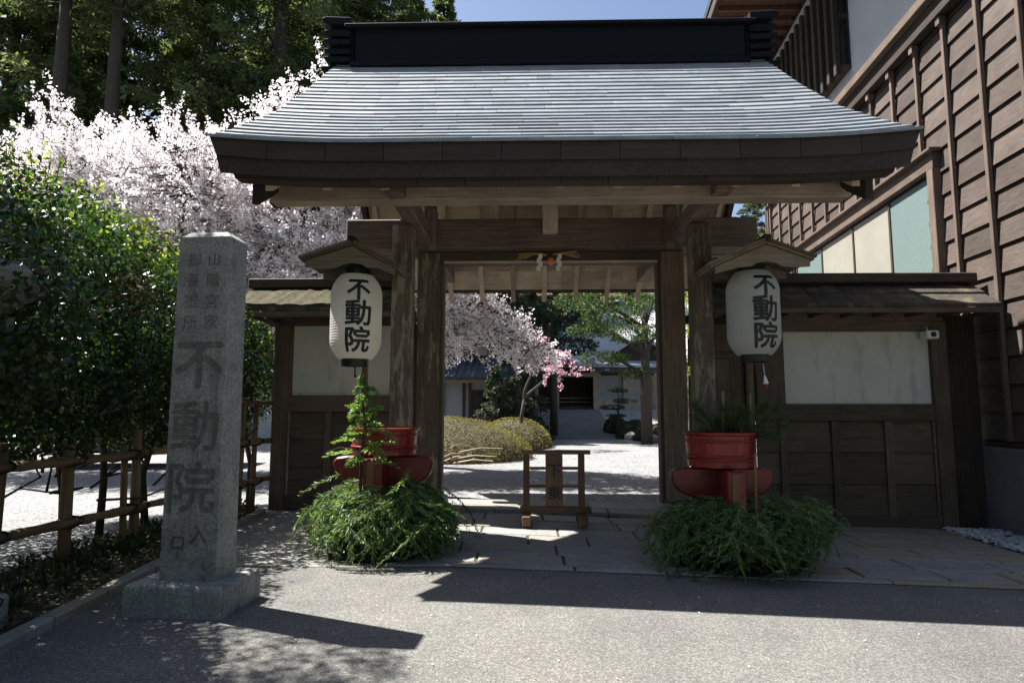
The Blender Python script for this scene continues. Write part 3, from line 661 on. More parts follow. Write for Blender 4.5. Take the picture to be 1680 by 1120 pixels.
# ================================================================ LANTERNS
def lantern(x, y, z0, z1, ang, label, stand_label, hood):
    r = .285; h = z1 - z0
    st = thing('lantern_stand', (hood[3], y + .2, G(x, y)), stand_label, 'lantern stand', 'roofed lantern stands in front of the gate')
    hx0, hx1, zc, hx, zL, zR = hood
    B('pole', st, W('Z', 'wall'), hx3 := hx - .035, hx + .035, y + .3, y + .37, G(x, y) - .02, zc - .12, .006)
    B('arm', st, W('Y', 'wall'), hx - .03, hx + .03, y - .05, y + .34, zc - .2, zc - .15, .004)
    yf, yb = y - .36, y + .36
    for sx, xe, ze in ((-1, hx0, zL), (1, hx1, zR)):
        d = Vector((xe - hx, 0, ze - zc)); n_ = Vector((-d.z, 0, d.x)).normalized() * (1 if sx > 0 else -1)
        if n_.z < 0: n_ = -n_
        N = 5
        for i in range(N):       # bark shingles running across the hood
            a = yf + (yb - yf) * i / N; b_ = yf + (yb - yf) * (i + 1) / N - .004
            p0 = Vector((hx, 0, zc)); p1 = p0 + d; vs = []
            for yy_ in (a, b_):
                for p in (p0 + n_ * .02, p1 + n_ * .02, p1 + n_ * (.045 + rng.uniform(0, .008)), p0 + n_ * .05): vs.append((p.x, yy_, p.z))
            MB().add(vs, [(0, 1, 2, 3), (7, 6, 5, 4), (0, 4, 5, 1), (1, 5, 6, 2), (2, 6, 7, 3), (3, 7, 4, 0)]).build('hood_shingle', M['barkshingle'], st)
        p0 = Vector((hx, 0, zc)); p1 = p0 + d * .98; vs = []
        for yy_ in (yf + .02, yb - .02):
            for p in (p0 - n_ * .012, p1 - n_ * .012, p1 + n_ * .018, p0 + n_ * .018): vs.append((p.x, yy_, p.z))
        MB().add(vs, [(0, 1, 2, 3), (7, 6, 5, 4), (0, 4, 5, 1), (1, 5, 6, 2), (2, 6, 7, 3), (3, 7, 4, 0)]).build('hood_plank', W('X', 'gate'), st)
    # carved front board
    L_, Rr = hx0 * .9 + hx * .1, hx1 * .9 + hx * .1; zl = zL * .9 + zc * .1; zr = zR * .9 + zc * .1
    top = [(L_, zl), (hx, zc), (Rr, zr)]; bot = [(Rr, zr - .07), (hx + .3, zc - .25), (hx + .16, zc - .235), (hx + .1, zc - .2), (hx, zc - .185), (hx - .1, zc - .2), (hx - .16, zc - .235), (hx - .3, zc - .25), (L_, zl - .07)]
    for yy_ in (yf + .03, yb - .06):
        MB().prism([(a, b_ - .022) for a, b_ in top + bot], lambda a, b_, t_: (a, t_, b_), yy_, yy_ + .028).build('carved_gable_board', W('X', 'hood'), st, bevel=.003)
    MB().beam((hx, yf - .03, zc + .055), (hx, yb + .03, zc + .055), .07, .045).build('hood_ridge', W('Y', 'dark'), st, bevel=.005)
    la = thing('paper_lantern', (x, y, z0), label, 'lantern', 'white paper lanterns lettered in black')
    N = 64
    def rad(u):   # u 0..1 bottom-top
        e = abs(2 * u - 1); return r * (1 - .0) * (1 - .36 * max(0, (e - .52) / .48) ** 2.1)
    prof_ = [(rad(i / N) * (1 - .009 * (i % 2)), h * i / N) for i in range(N + 1)]
    MB().lathe(prof_, (x, y, z0), 40).build('paper_shade', M['paper'], la, smooth=False, origin=(x, y, z0))
    rb = rad(0)
    for z, hh, nm in ((z0 - .075, .085, 'lower_ring'), (z1 - .01, .09, 'upper_ring')):
        k_ = rb * .82
        MB().lathe([(k_ - .02, 0), (k_, 0), (k_, hh), (k_ - .02, hh), (k_ - .02, 0)], (x, y, z), 32).build(nm, M['black'], la)
    MB().lathe([(0, 0), (rb * .8, 0)], (x, y, z1 + .03), 24).build('top_disc', M['black'], la)
    MB().tube([(x, y, z1 + .03), (x, y, z1 + .16)], .012, 8).build('hanging_hook', M['iron'], la)
    MB().tube([(x, y, z0 - .07), (x, y, z0 - .15), (x + .01, y, z0 - .2)], [.01, .008, .016], 6).build('tassel_hook', M['iron'], la)
    for k_, (ch, zf, sz) in enumerate((('不', .79, .27), ('動', .52, .31), ('院', .215, .3))):
        V, F_, Lr = glyph(ch, sz, .0078); me = bpy.data.meshes.new('character'); me.from_pydata([(a, b_, float(k2)) for (a, b_), k2 in zip(V, Lr)], [], F_)
        bm = bmesh.new(); bm.from_mesh(me); bmesh.ops.triangulate(bm, faces=bm.faces)
        for _ in range(4):
            es = [e for e in bm.edges if e.calc_length() > .03]
            if not es: break
            bmesh.ops.subdivide_edges(bm, edges=es, cuts=1); bmesh.ops.triangulate(bm, faces=bm.faces)
        for v_ in bm.verts:
            zz = zf * h + v_.co.y * .95; th = v_.co.x * .98 / r + ang; rr_ = rad(min(1, max(0, zz / h))) + .0032 + .00012 * v_.co.z
            v_.co = (math.sin(th) * rr_, -math.cos(th) * rr_, zz)
        bm.to_mesh(me); bm.free(); link('character', me, M['ink'], la, (x, y, z0))
    return la
lantern(-1.925, 7.1, 1.895, 2.84, .34, 'white paper lantern lettered squarely to the front, left of the gate opening', 'lantern stand with gabled bark hood over the left lantern', (-2.47, -1.38, 3.13, -1.9, 2.95, 2.85))
lantern(2.51, 7.1, 1.935, 2.86, .16, 'white paper lantern turned so its lettering faces right, in front of the side door', 'lantern stand with gabled bark hood over the right lantern', (1.95, 3.07, 3.12, 2.56, 2.85, 2.93))
ch = thing('hanging_charm', (2.62, 7.1, 1.55), 'small white and red paper charm dangling below the right lantern', 'charm')
MB().tube([(2.6, 7.1, 1.84), (2.61, 7.1, 1.7)], .004, 5).build('cord', M['white'], ch)
MB().tube([(2.61, 7.1, 1.71), (2.62, 7.1, 1.62)], [.008, .03], 8).build('paper_cone', M['white'], ch)
MB().tube([(2.62, 7.1, 1.62), (2.622, 7.1, 1.575)], [.026, .018], 8).build('red_tip', M['red'], ch)

# ================================================================ RED TUBS
def tub(x, y, zt, zb, label, rl=.33):
    o = thing('red_tub', (x, y, G(x, y)), label, 'tub', 'red lacquered tubs beside the gate')
    h = zt - zb; n = 14
    for i in range(n):      # staves
        t0, t1 = 2 * math.pi * i / n + .0015, 2 * math.pi * (i + 1) / n - .0015; vs = []
        for z, rr_ in ((zb, rl * .93), (zt, rl)):
            for t_ in (t0, (t0 + t1) / 2, t1):
                for d in (0, -.022): vs.append((x + (rr_ + d) * math.cos(t_), y + (rr_ + d) * math.sin(t_), z))
        fs = [(0, 2, 8, 6), (2, 4, 10, 8), (1, 7, 9, 3), (3, 9, 11, 5), (6, 8, 9, 7), (8, 10, 11, 9), (0, 6, 7, 1), (4, 5, 11, 10), (0, 1, 3, 2), (2, 3, 5, 4)]
        MB().add(vs, fs).build('stave', M['red'], o)
    MB().lathe([(0, zb + .03), (rl * .93, zb + .03)], (x, y, 0), 28).build('tub_floor', M['deepred'], o)
    MB().lathe([(0, zt - .05), (rl - .02, zt - .05)], (x, y, 0), 28).build('tub_soil', M['soil'], o)
    for f in (.22, .34, .8):
        z = zb + h * f; rr_ = rl * (.93 + .07 * f) + .006
        MB().tube([(x + rr_ * math.cos(2 * math.pi * i / 36), y + rr_ * math.sin(2 * math.pi * i / 36), z) for i in range(37)], .012, 6, False).build('hoop', M['red'], o, smooth=True)
    MB().lathe([(rl + .004, 0), (rl + .018, .01), (rl + .018, .03), (rl - .01, .035), (rl - .02, 0)], (x, y, zt - .01), 32).build('rim', M['red'], o)
    zc = zb - .015
    def wing_poly(L, d):
        P = [(-L, -.06), (-L * .93, -.015), (-L * .72, 0), (L * .72, 0), (L * .93, -.015), (L, -.06)]
        for i in range(1, 12): a = math.pi * i / 12; P.append((L * .97 * math.cos(a), -.1 - d * math.sin(a) ** .8))
        return P
    MB().prism(wing_poly(.5, .22), lambda a, b_, t_: (x + a, t_, zc + b_), y - .07, y + .07).build('crescent_bracket', M['deepred'], o, bevel=.015)
    MB().prism(wing_poly(.4, .22), lambda a, b_, t_: (x + t_, y + a, zc + b_ - .003), -.06, .06).build('crescent_bracket', M['deepred'], o, bevel=.015)
    B('post', o, M['deepred'], x - .085, x + .085, y - .5, y - .36, G(x, y), zc - .0, .01)
    B('post_face', o, W('Z', 'barrel'), x - .05, x + .02, y - .515, y - .502, zc - .28, zc - .02, .002)
    B('post_face', o, M['deepred'], x - .085, x + .085, y - .08, y + .08, G(x, y), zc - .25, .01)
    return o
tub(-1.43, 6.45, 1.14, .9, 'bright red lacquered tub on a crescent bracket, left of the gate opening')
tub(1.9, 6.45, 1.1, .79, 'shaded red lacquered tub on a crescent bracket, right of the gate opening')

# ================================================================ CEDAR SPRIG MOUNDS
def sprigs(name, cx, cy, rx, ry, h, n, label):
    o = thing(name, (cx, cy, G(cx, cy)), label, 'greenery', 'heaps of cedar sprigs round the tub posts')
    P = []; A = []; Bw = []; RN = []; tw = MB()
    for i in range(n):
        az = rng.uniform(0, 2 * math.pi); t0 = rng.uniform(0, .95); d = np.array([math.cos(az), math.sin(az)])
        sc = rng.uniform(.74, 1.08) * (1 + .13 * math.sin(az * 3 + cx) + .1 * math.sin(az * 7 + 1)) * (1 if rng.random() < .7 else .75) * (1.14 if rng.random() < .12 else 1)
        L = rng.uniform(.26, .46); path = []
        az2 = az + rng.uniform(-.8, .8)
        for k in range(7):
            t_ = t0 * 1.2 + k / 6 * L * 1.5; rr_ = math.sin(min(t_, 1.5)) ** .8 ; zz = h * max(-.02, math.cos(min(t_, 1.62)) ** .9 if t_ < 1.57 else 0)
            azk = az + (az2 - az) * k / 6
            path.append(np.array([cx + rx * sc * rr_ * math.cos(azk), cy + ry * sc * rr_ * math.sin(azk), G(cx, cy) + .03 + zz * sc + rng.uniform(0, .03)]))
        path = np.array(path); base_r = rng.uniform(0, .55)
        for k in range(6):
            d_ = path[k + 1] - path[k]; dl = np.linalg.norm(d_)
            if dl < 1e-4: continue
            d_ /= dl; m_ = 9
            for q in range(m_):
                p = path[k] + d_ * dl * q / m_; side = np.cross(d_, [0, 0, 1.]); side /= np.linalg.norm(side) + 1e-6
                s_ = (-1) ** q; v = d_ * .75 + side * s_ * rng.uniform(.25, .7) + np.array([0, 0, rng.uniform(-.5, .3)]) + rng.normal(size=3) * .18
                v /= np.linalg.norm(v); ll = rng.uniform(.02, .042) * (1.1 - .09 * k)
                P.append(p + v * ll); A.append(v * ll); b_ = np.cross(v, rng.normal(size=3)); b_ /= np.linalg.norm(b_) + 1e-6; Bw.append(b_ * rng.uniform(.0035, .0065)); RN.append(base_r + rng.uniform(-.05, .35))
        if i % 4 == 0: tw.tube(path[::2], .005, 4, False)
    quads('foliage', np.array(P), np.array(A), np.array(Bw), M['sprig'], o, np.array(RN))
    tw.build('twig', M['bark'], o, kind='stuff')
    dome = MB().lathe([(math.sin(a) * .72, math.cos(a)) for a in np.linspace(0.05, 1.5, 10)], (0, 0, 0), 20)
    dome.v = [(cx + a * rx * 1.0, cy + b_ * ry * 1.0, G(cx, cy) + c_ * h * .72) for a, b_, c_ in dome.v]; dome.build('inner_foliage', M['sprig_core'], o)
    return o
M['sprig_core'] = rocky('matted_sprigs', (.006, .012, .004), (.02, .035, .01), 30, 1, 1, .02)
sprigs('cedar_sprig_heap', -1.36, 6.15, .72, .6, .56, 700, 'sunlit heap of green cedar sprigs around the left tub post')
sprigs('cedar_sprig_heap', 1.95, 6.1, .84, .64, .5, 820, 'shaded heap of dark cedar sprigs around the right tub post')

# sapling in front of the left tub
sp = thing('conifer_sapling', (-1.53, 5.95, .4), 'young bright green conifer sapling standing in front of the left tub', 'sapling')
MB().tube([(-1.53, 5.95, .35), (-1.535, 5.95, .85), (-1.5, 5.93, 1.2), (-1.53, 5.93, 1.45), (-1.51, 5.93, 1.68)], [.016, .015, .012, .008, .004], 7).build('stem', M['bark'], sp)
P = []; A = []; Bw = []; tw = MB()
for k in range(34):
    z = .88 + .78 * (k / 34) ** 1.0; az = k * 2.4 + rng.uniform(-.3, .3); L = (.36 - .26 * (z - .88) / .78) * rng.uniform(.45, 1.15); z += rng.uniform(-.04, .04)
    d = np.array([math.cos(az), math.sin(az) * .8, rng.uniform(-.25, .5)]); p0 = np.array([-1.52, 5.94, z])
    if rng.random() < .2: continue
    side = np.array([-d[1], d[0], 0]) / math.hypot(d[0], d[1])
    tw.tube([p0, p0 + d * L * .6 + [0, 0, .02], p0 + d * L - [0, 0, .03]], [.005, .004, .002], 4, False)
    for q in range(26):
        f = q / 25; p = p0 + d * L * (.2 + .8 * f) - np.array([0, 0, .07 * f * f]) + rng.normal(size=3) * .008; s_ = (-1) ** q
        l2 = .10 * (1 - f * .75) * L / .3
        for u in np.linspace(.1, 1, 6):
            v = d * .7 + side * s_ + np.array([0, 0, -.25]); v /= np.linalg.norm(v); pp = p + v * l2 * u
            v2 = v * .5 + d * .6 + rng.normal(size=3) * .3; v2 /= np.linalg.norm(v2)
            P.append(pp); A.append(v2 * .019); b_ = np.cross(v2, rng.normal(size=3) * .7 + [0.2, .1, 1]); b_ /= np.linalg.norm(b_); Bw.append(b_ * .0065)
quads('foliage', np.array(P), np.array(A), np.array(Bw), M['sapling'], sp); tw.build('branches', M['bark'], sp, kind='stuff')
# pine and bamboo arrangement in the right tub
pa = thing('pine_arrangement', (1.95, 6.4, 1.05), 'pine sprigs and cut bamboo sticks arranged in the right tub', 'arrangement')
for x, zt in ((1.93, 1.52), (1.99, 1.42), (2.2, 1.5)): MB().tube([(x, 6.42, 1.0), (x + .01, 6.42, zt)], .016 if x < 1.98 else .01, 9).build('bamboo_stick', M['greenbamboo'], pa, smooth=True)
P = []; A = []; Bw = []; tw = MB()
for k in range(44):
    x = rng.uniform(1.6, 2.5); y = rng.uniform(6.2, 6.6); z = 1.05 + rng.uniform(.0, .34) - .2 * max(0, x - 2.25); p0 = np.array([1.95 + (x - 1.95) * .4, 6.4, 1.02]); tip = np.array([x, y, z + .04])
    tw.tube([p0, (p0 + tip) / 2 + [0, 0, .05], tip], .005, 4, False)
    ax = (tip - p0); ax /= np.linalg.norm(ax)
    for q in range(90):
        v = ax * .8 + rng.normal(size=3) * .55; v /= np.linalg.norm(v); l_ = rng.uniform(.03, .05); pp = tip - ax * rng.uniform(0, .12) + v * l_
        P.append(pp); A.append(v * l_); b_ = np.cross(v, rng.normal(size=3)); b_ /= np.linalg.norm(b_); Bw.append(b_ * .0022)
quads('pine_needles', np.array(P), np.array(A), np.array(Bw), M['cedar'], pa); tw.build('pine_twigs', M['bark'], pa)
MB().tube([(2.06, 5.95, .3), (2.065, 5.93, .95)], .011, 7).build('thin_cane', W('Z', 'barrel'), pa)

# ================================================================ DISMOUNT BARRIER
br = thing('wooden_barrier', (.34, 7.65, 0), 'small brown wooden barrier with a two-character board in the middle of the gateway', 'barrier')
yb = 7.72
B('top_bar', br, W('X', 'sign'), -.075, .745, yb - .04, yb + .04, .81, .86, .006)
for x in (-.02, .63): 
    B('upright', br, W('Z', 'sign'), x - .03, x + .045, yb - .035, yb + .035, .14, .808, .006)
    B('foot', br, W('Y', 'sign'), x - .045, x + .06, yb - .26, yb + .26, .012, .13, .012)
for z in (.63, .42): 
    B('rail', br, W('X', 'sign'), .026, .213, yb - .015, yb + .015, z, z + .035, .004); B('rail', br, W('X', 'sign'), .417, .6, yb - .015, yb + .015, z, z + .035, .004)
B('bottom_beam', br, W('X', 'sign'), -.09, .75, yb - .045, yb + .045, .131, .205, .008)
B('sign_board', br, W('Z', 'sign'), .214, .416, yb - .03, yb + .025, .206, .808, .006)
for ch_, z in (('下', .62), ('乗', .36)):
    V, F_, Lr = glyph(ch_, .17, .003); me = bpy.data.meshes.new('character'); me.from_pydata([(a, -.0002 * k2, b_) for (a, b_), k2 in zip(V, Lr)], [], F_); link('character', me, M['ink'], br, (.315, yb - .0315, z))

# ================================================================ STONE PILLAR
pl = thing('stone_pillar', (-2.28, 4.56, G(-2.28, 4.56)), 'tall granite temple name pillar with carved characters standing on a stone base', 'stone pillar')
ROOTLOC[pl.name] = Vector((0, 0, 0))
MB().add([(a * s1, b_ * s1, z) for z, s1 in ((-.05, 1), (.165, 1), (.2, .955)) for a, b_ in ((-.37, -.26), (.32, -.26), (.32, .27), (-.37, .27))],
         [(3, 2, 1, 0)] + [(i, (i + 1) % 4, 4 + (i + 1) % 4, 4 + i) for i in range(4)] + [(4 + i, 4 + (i + 1) % 4, 8 + (i + 1) % 4, 8 + i) for i in range(4)] + [(8, 9, 10, 11)]).build('base_block', M['granite'], pl, bevel=.012)
H_ = 2.42; FW0, FW1, FD0, FD1 = .2, .1875, .13, .12      # half widths and half depths at the foot and at the top
NXg, NZg = 150, 760; mask = np.zeros((NZg, NXg))
GX = np.linspace(-1, 1, NXg); GZ = np.linspace(0, 1, NZg)
def carve(ch_, x, zf, sz, bold):
    V, F_, _ = glyph(ch_, sz, bold); V = V + np.array([x, H_ * zf])
    for f in F_:
        T = V[list(f)]; z0i, z1i = np.searchsorted(GZ * H_, [T[:, 1].min(), T[:, 1].max()])
        for t_ in range(1, len(f) - 1):
            a, b_, c2 = T[0], T[t_], T[t_ + 1]; den = (b_[1] - c2[1]) * (a[0] - c2[0]) + (c2[0] - b_[0]) * (a[1] - c2[1])
            if abs(den) < 1e-12: continue
            zz = GZ[z0i:z1i + 1] * H_; ww = FW0 + (FW1 - FW0) * GZ[z0i:z1i + 1]; X = ww[:, None] * GX[None]; Z = np.repeat(zz[:, None], NXg, 1)
            l1 = ((b_[1] - c2[1]) * (X - c2[0]) + (c2[0] - b_[0]) * (Z - c2[1])) / den; l2 = ((c2[1] - a[1]) * (X - c2[0]) + (a[0] - c2[0]) * (Z - c2[1])) / den
            ins = (l1 >= -1e-6) & (l2 >= -1e-6) & (l1 + l2 <= 1 + 1e-6); mask[z0i:z1i + 1][ins] = 1
for ch_, x, zf, sz, bold in (('山', .075, .93, .105, .001), ('階', .075, .868, .11, .0015), ('宮', .072, .805, .11, .001), ('家', .072, .742, .11, .001),
                             ('御', -.075, .93, .105, .001), ('菩', -.075, .868, .105, .001), ('提', -.078, .806, .11, .001), ('所', -.08, .742, .11, .001),
                             ('不', .0, .615, .37, .009), ('動', -.008, .437, .37, .006), ('院', -.01, .262, .37, .007), ('入', .06, .13, .13, .004), ('口', -.085, .105, .11, .004)):
    carve(ch_, x, zf, sz, bold)
sm_ = mask.copy()
for _ in range(2): sm_ = (sm_ + np.roll(sm_, 1, 0) + np.roll(sm_, -1, 0) + np.roll(sm_, 1, 1) + np.roll(sm_, -1, 1)) / 5
big = (GZ < .7).astype(float)[:, None]
dep_ = sm_ * (.006 + .007 * big) + .0012 * rng.normal(size=sm_.shape)
ZZ = np.repeat(GZ[:, None], NXg, 1); edge = np.zeros_like(dep_); edge[[0, -1]] = 1; edge[:, [0, -1]] = 1; dep_ = dep_ * (1 - edge)
HB_ = H_ - .045
V = np.stack([(FW0 + (FW1 - FW0) * ZZ) * GX[None], -(FD0 + (FD1 - FD0) * ZZ) + dep_, .19 + ZZ * HB_], -1).reshape(-1, 3)
ii = (np.arange(NZg - 1)[:, None] * NXg + np.arange(NXg - 1)[None]).ravel(); Fq = np.stack([ii, ii + 1, ii + NXg + 1, ii + NXg], 1)
base_n = len(V); ex = []
for z, w_, d_ in ((.19, FW0, FD0), (.19 + HB_, FW1, FD1), (.19 + H_, FW1 - .05, FD1 - .05)): ex += [(-w_, -d_, z), (w_, -d_, z), (w_, d_, z), (-w_, d_, z)]
V = np.concatenate([V, np.array(ex)]); b0 = base_n
ef = [(b0 + 1, b0 + 2, b0 + 6, b0 + 5), (b0 + 2, b0 + 3, b0 + 7, b0 + 6), (b0 + 3, b0, b0 + 4, b0 + 7)] + [(b0 + 4 + i, b0 + 4 + (i + 1) % 4, b0 + 8 + (i + 1) % 4, b0 + 8 + i) for i in range(4)] + [(b0 + 8, b0 + 9, b0 + 10, b0 + 11)]
sme = bpy.data.meshes.new('shaft'); sme.from_pydata(V.tolist(), [], Fq.tolist() + ef)
ca = sme.attributes.new('rnd', 'FLOAT', 'POINT'); ca.data.foreach_set('value', np.concatenate([(sm_ * (.85 - .15 * big)).ravel(), np.zeros(12)]).astype(np.float32))
gm = M['granite'].copy(); gm.name = 'carved_granite'; gt = gm.node_tree; gb = gt.nodes['Principled BSDF']; src = gb.inputs['Base Color'].links[0].from_socket
ga = nd(gt, 'ShaderNodeAttribute', attribute_name='rnd'); gt.links.new(mixc(gt, ga.outputs['Fac'], src, mixc(gt, .75, src, (.07, .055, .042))), gb.inputs['Base Color'])
link('shaft', sme, gm, pl, (0, 0, 0))
pl.rotation_euler = (0, 0, R(-4)); pl.location.y = 4.52

# stone lantern at the left edge
sn = thing('stone_lantern', (-3.2, 3.55, 0), 'stone lantern with a broad mossy cap at the left edge of the picture', 'stone lantern')
x, y = -3.67, 3.75
def hexl(name, prof_, n=6, mat=None, a0=0):
    mb = MB().lathe(prof_, (0, 0, 0), n); mb.v = [(x + a * math.cos(a0) - b_ * math.sin(a0), y + a * math.sin(a0) + b_ * math.cos(a0), z) for a, b_, z in mb.v]; mb.build(name, mat or M['granite'], sn)
B('base_block', sn, M['granite'], -4.05, -2.86, 3.1, 3.46, -.05, .13, .02); B('base_block', sn, M['granite'], -4.0, -3.25, 3.4, 4.1, -.05, .2, .02)
hexl('foot', [(0, .2), (.3, .2), (.3, .29), (.2, .37), (0, .37)]); hexl('shaft', [(.14, .35), (.125, .7), (.14, 1.4)], 16)
hexl('platform', [(.14, 1.4), (.27, 1.5), (.27, 1.58), (0, 1.6)]); hexl('light_box', [(.18, 1.58), (.18, 1.93)])
hexl('cap', [(0, 1.9), (.3, 1.92), (.62, 2.1), (.66, 2.17), (.62, 2.22), (.4, 2.27), (.2, 2.36), (.1, 2.46), (0, 2.47)], 6, None, .0)
hexl('finial', [(.05, 2.44), (.09, 2.52), (.07, 2.6), (0, 2.68)], 12)

# ================================================================ BAMBOO FENCE
fn = thing('bamboo_fence', (fx(6), 6, 0), 'low rustic fence of bamboo rails tied to wooden posts along the planting strip', 'fence')
def rail(z0, y0, y1, r_=.038, dx=.05):
    n = int((y1 - y0) / .3); pts = []; rad_ = []
    for i in range(n * 3 + 1):
        y = y0 + (y1 - y0) * i / (n * 3); pts.append((fx(y) + dx + .012 * noise.noise((y, z0 * 9, 0)), y, z0 + .02 * noise.noise((y * .7, z0 * 5, 3)))); rad_.append(r_ * (1.12 if i % 3 == 0 else .96))
    MB().tube(pts, rad_, 9).build('bamboo_rail', M['bamboo'], fn, smooth=True)
for z in (.92, .42): rail(z, 2.2, 6.1); rail(z + .01, 6.12, 8.6, .034)
rail(1.42, 7.0, 8.6, .03)
for k, y in enumerate((2.6, 3.4, 4.15, 4.62, 5.3, 5.98, 6.12, 6.8, 7.3, 7.55, 7.95, 8.3)):
    r_ = (.05, .055, .06, .06, .05, .032, .045, .04, .04, .03, .04, .035)[k]; h = rng.uniform(1.0, 1.2) + (.35 if y > 7 else 0); l_ = rng.uniform(-.04, .04)
    MB().tube([(fx(y), y, -.05), (fx(y) + l_ * .5, y, h * .5), (fx(y) + l_, y, h)], [r_, r_ * .95, r_ * .9], 9).build('post', W('Z', 'fence'), fn, smooth=True)
    for z in (.92, .42):
        MB().tube([(fx(y) + .02 + (.06 + r_) * math.cos(a), y + .05 * math.sin(a * 1) + .02 * math.sin(3 * a), z + .045 * math.sin(a)) for a in np.linspace(0, 6.28 * 2, 18)], .011, 5, False).build('twine_knot', M['twine'], fn)

# ================================================================ HOUSE ON THE RIGHT
hw = thing('timber_house', (6.2, 12, 0), 'tall two-storey timber house with brown clapboards and white upper wall on the right', 'house')
TH = math.atan(.0787); dH = Vector((math.sin(TH), math.cos(TH), 0)); nH = Vector((-math.cos(TH), math.sin(TH), 0)); O_ = Vector((5.41, 0, 0))
def HP(y, z, out=0):            # point on the wall plane at depth y, height z, out metres toward the courtyard
    p = O_ + Vector((.0787 * y, y, 0)) + nH * out; p.z = z; return p
def hbox(name, y0, y1, z0, z1, o0, o1, mat, bevel=0, label=None, dz=0):
    vs = [HP(y, z + (dz if o == o1 else 0), o) for z in (z0, z1) for o in (o0, o1) for y in (y0, y1)]
    return MB().add(vs, [(0, 2, 3, 1), (4, 5, 7, 6), (0, 1, 5, 4), (2, 6, 7, 3), (0, 4, 6, 2), (1, 3, 7, 5)]).build(name, mat, hw, bevel=bevel, label=label)
Y0, Y1 = 6.6, 17.6
hbox('foundation', Y0 - .05, Y1 + .05, -.6, .86, -.3, .08, M['concrete'], .01)
hbox('foundation_sill', Y0 - .02, Y1, .862, .93, -.2, .05, W('Y', 'dark'), .005)
hbox('wall_core', Y0, Y1, .93, 11.0, -.35, -.02, W('Y', 'dark'))
by = [6.64 + .765 * i for i in range(15)]; by = [y for y in by if y < Y1 - .1] + [Y1 - .05]
WY0, WY1, WZ0, WZ1 = 9.42, 15.6, 3.1, 4.85
for a, b_ in zip(by, by[1:]):
    z = .94
    while z < 6.95:
        z1 = min(6.98, z + .352)
        a2 = a
        if z1 > WZ0 - .05 and z < WZ1 + .3:
            if a >= WY0 - .3 and b_ <= WY1 + .3: z = z1; continue
        MB().add([HP(y, zz, o) for y in (a2 + .004, b_ - .004) for zz, o in ((z + .01, .03), (z + .01, -.0), (z1 + .0, -.018), (z1, -.004))], [(0, 1, 2, 3), (7, 6, 5, 4), (0, 4, 5, 1), (1, 5, 6, 2), (2, 6, 7, 3), (3, 7, 4, 0)]).build('clapboard', W('Y', 'house'), hw)
        z = z1
for y in by:
    if WY0 - .1 < y < WY1 + .1:
        hbox('batten', y - .032, y + .032, .94, WZ0 - .16, .031, .085, W('Z', 'batten'), .004); hbox('batten', y - .032, y + .032, WZ1 + .36, 7.0, .031, .085, W('Z', 'batten'), .004)
    else: hbox('batten', y - .032, y + .032, .94, 7.0, .031, .085, W('Z', 'batten'), .004)
# long window
hbox('window_header', WY0 - .1, WY1 + .1, WZ1 + .06, WZ1 + .3, .0, .12, W('Y', 'batten'), .008)
hbox('window_header_cap', WY0 - .18, WY1 + .1, WZ1 + .302, WZ1 + .35, .0, .2, W('Y', 'batten'), .006)
hbox('window_post', WY0 - .1, WY0 + .06, WZ0 - .16, WZ1 + .058, .0, .13, W('Z', 'batten'), .006)
hbox('window_sill', WY0 + .062, WY1 + .1, WZ0 - .15, WZ0 - .02, .0, .14, W('Y', 'dark'), .006)
win = hbox('window', WY0 + .062, WY1, WZ0 - .018, WZ1 + .055, -.015, .0, W('Z', 'dark'))
for i, (a, b_) in enumerate(((9.52, 10.84), (10.9, 12.3), (12.36, 13.9), (13.96, 15.5))):
    vs = [HP(y, z, o) for z in (WZ0, WZ1) for o in (.012, .025) for y in (a, b_)]
    MB().add(vs, [(0, 2, 3, 1), (4, 5, 7, 6), (0, 1, 5, 4), (2, 6, 7, 3), (0, 4, 6, 2), (1, 3, 7, 5)]).build('pane', M['glassmint'] if i in (0, 3) else M['curtain'], win)
    for yy_ in (a - .015, b_ + .015): hbox('window_stile', yy_ - .014, yy_ + .014, WZ0, WZ1, .0, .045, W('Z', 'dark'))
# band between storeys and upper plaster
hbox('eave_band', Y0, Y1 + .1, 7.02, 7.3, -.0, .16, W('Y', 'dark'), .01); hbox('band_cap', Y0, Y1 + .15, 7.302, 7.46, .0, .26, W('Y', 'wall'), .01)
for y in by: hbox('band_batten', y - .05, y + .05, 6.9, 7.02, .03, .13, W('Z', 'batten'), .004)
hbox('upper_plaster', Y0, Y1, 7.46, 10.75, -.04, .02, M['white_plaster'])
hbox('corner_post', Y1 - .02, Y1 + .14, .93, 10.9, -.3, .1, W('Z', 'dark'), .006)
lw = hbox('lattice_window', 12.0, 16.3, 7.95, 10.1, .022, .05, M['darkglass'])
for i in range(13):
    y = 12.1 + i * .345
    o_ = MB().add([HP(y_, z, o) for z in (7.85, 10.2) for o in (.2, .3) for y_ in (y - .06, y + .06)], [(0, 2, 3, 1), (4, 5, 7, 6), (0, 1, 5, 4), (2, 6, 7, 3), (0, 4, 6, 2), (1, 3, 7, 5)]).build('lattice_bar', W('Z', 'dark'), lw, bevel=.01)
for z in (7.95, 9.0, 10.05): MB().add([HP(y_, z + d, o) for d in (0, .08) for o in (.05, .198) for y_ in (12.0, 16.35)], [(0, 2, 3, 1), (4, 5, 7, 6), (0, 1, 5, 4), (2, 6, 7, 3), (0, 4, 6, 2), (1, 3, 7, 5)]).build('lattice_rail', W('Y', 'dark'), lw)
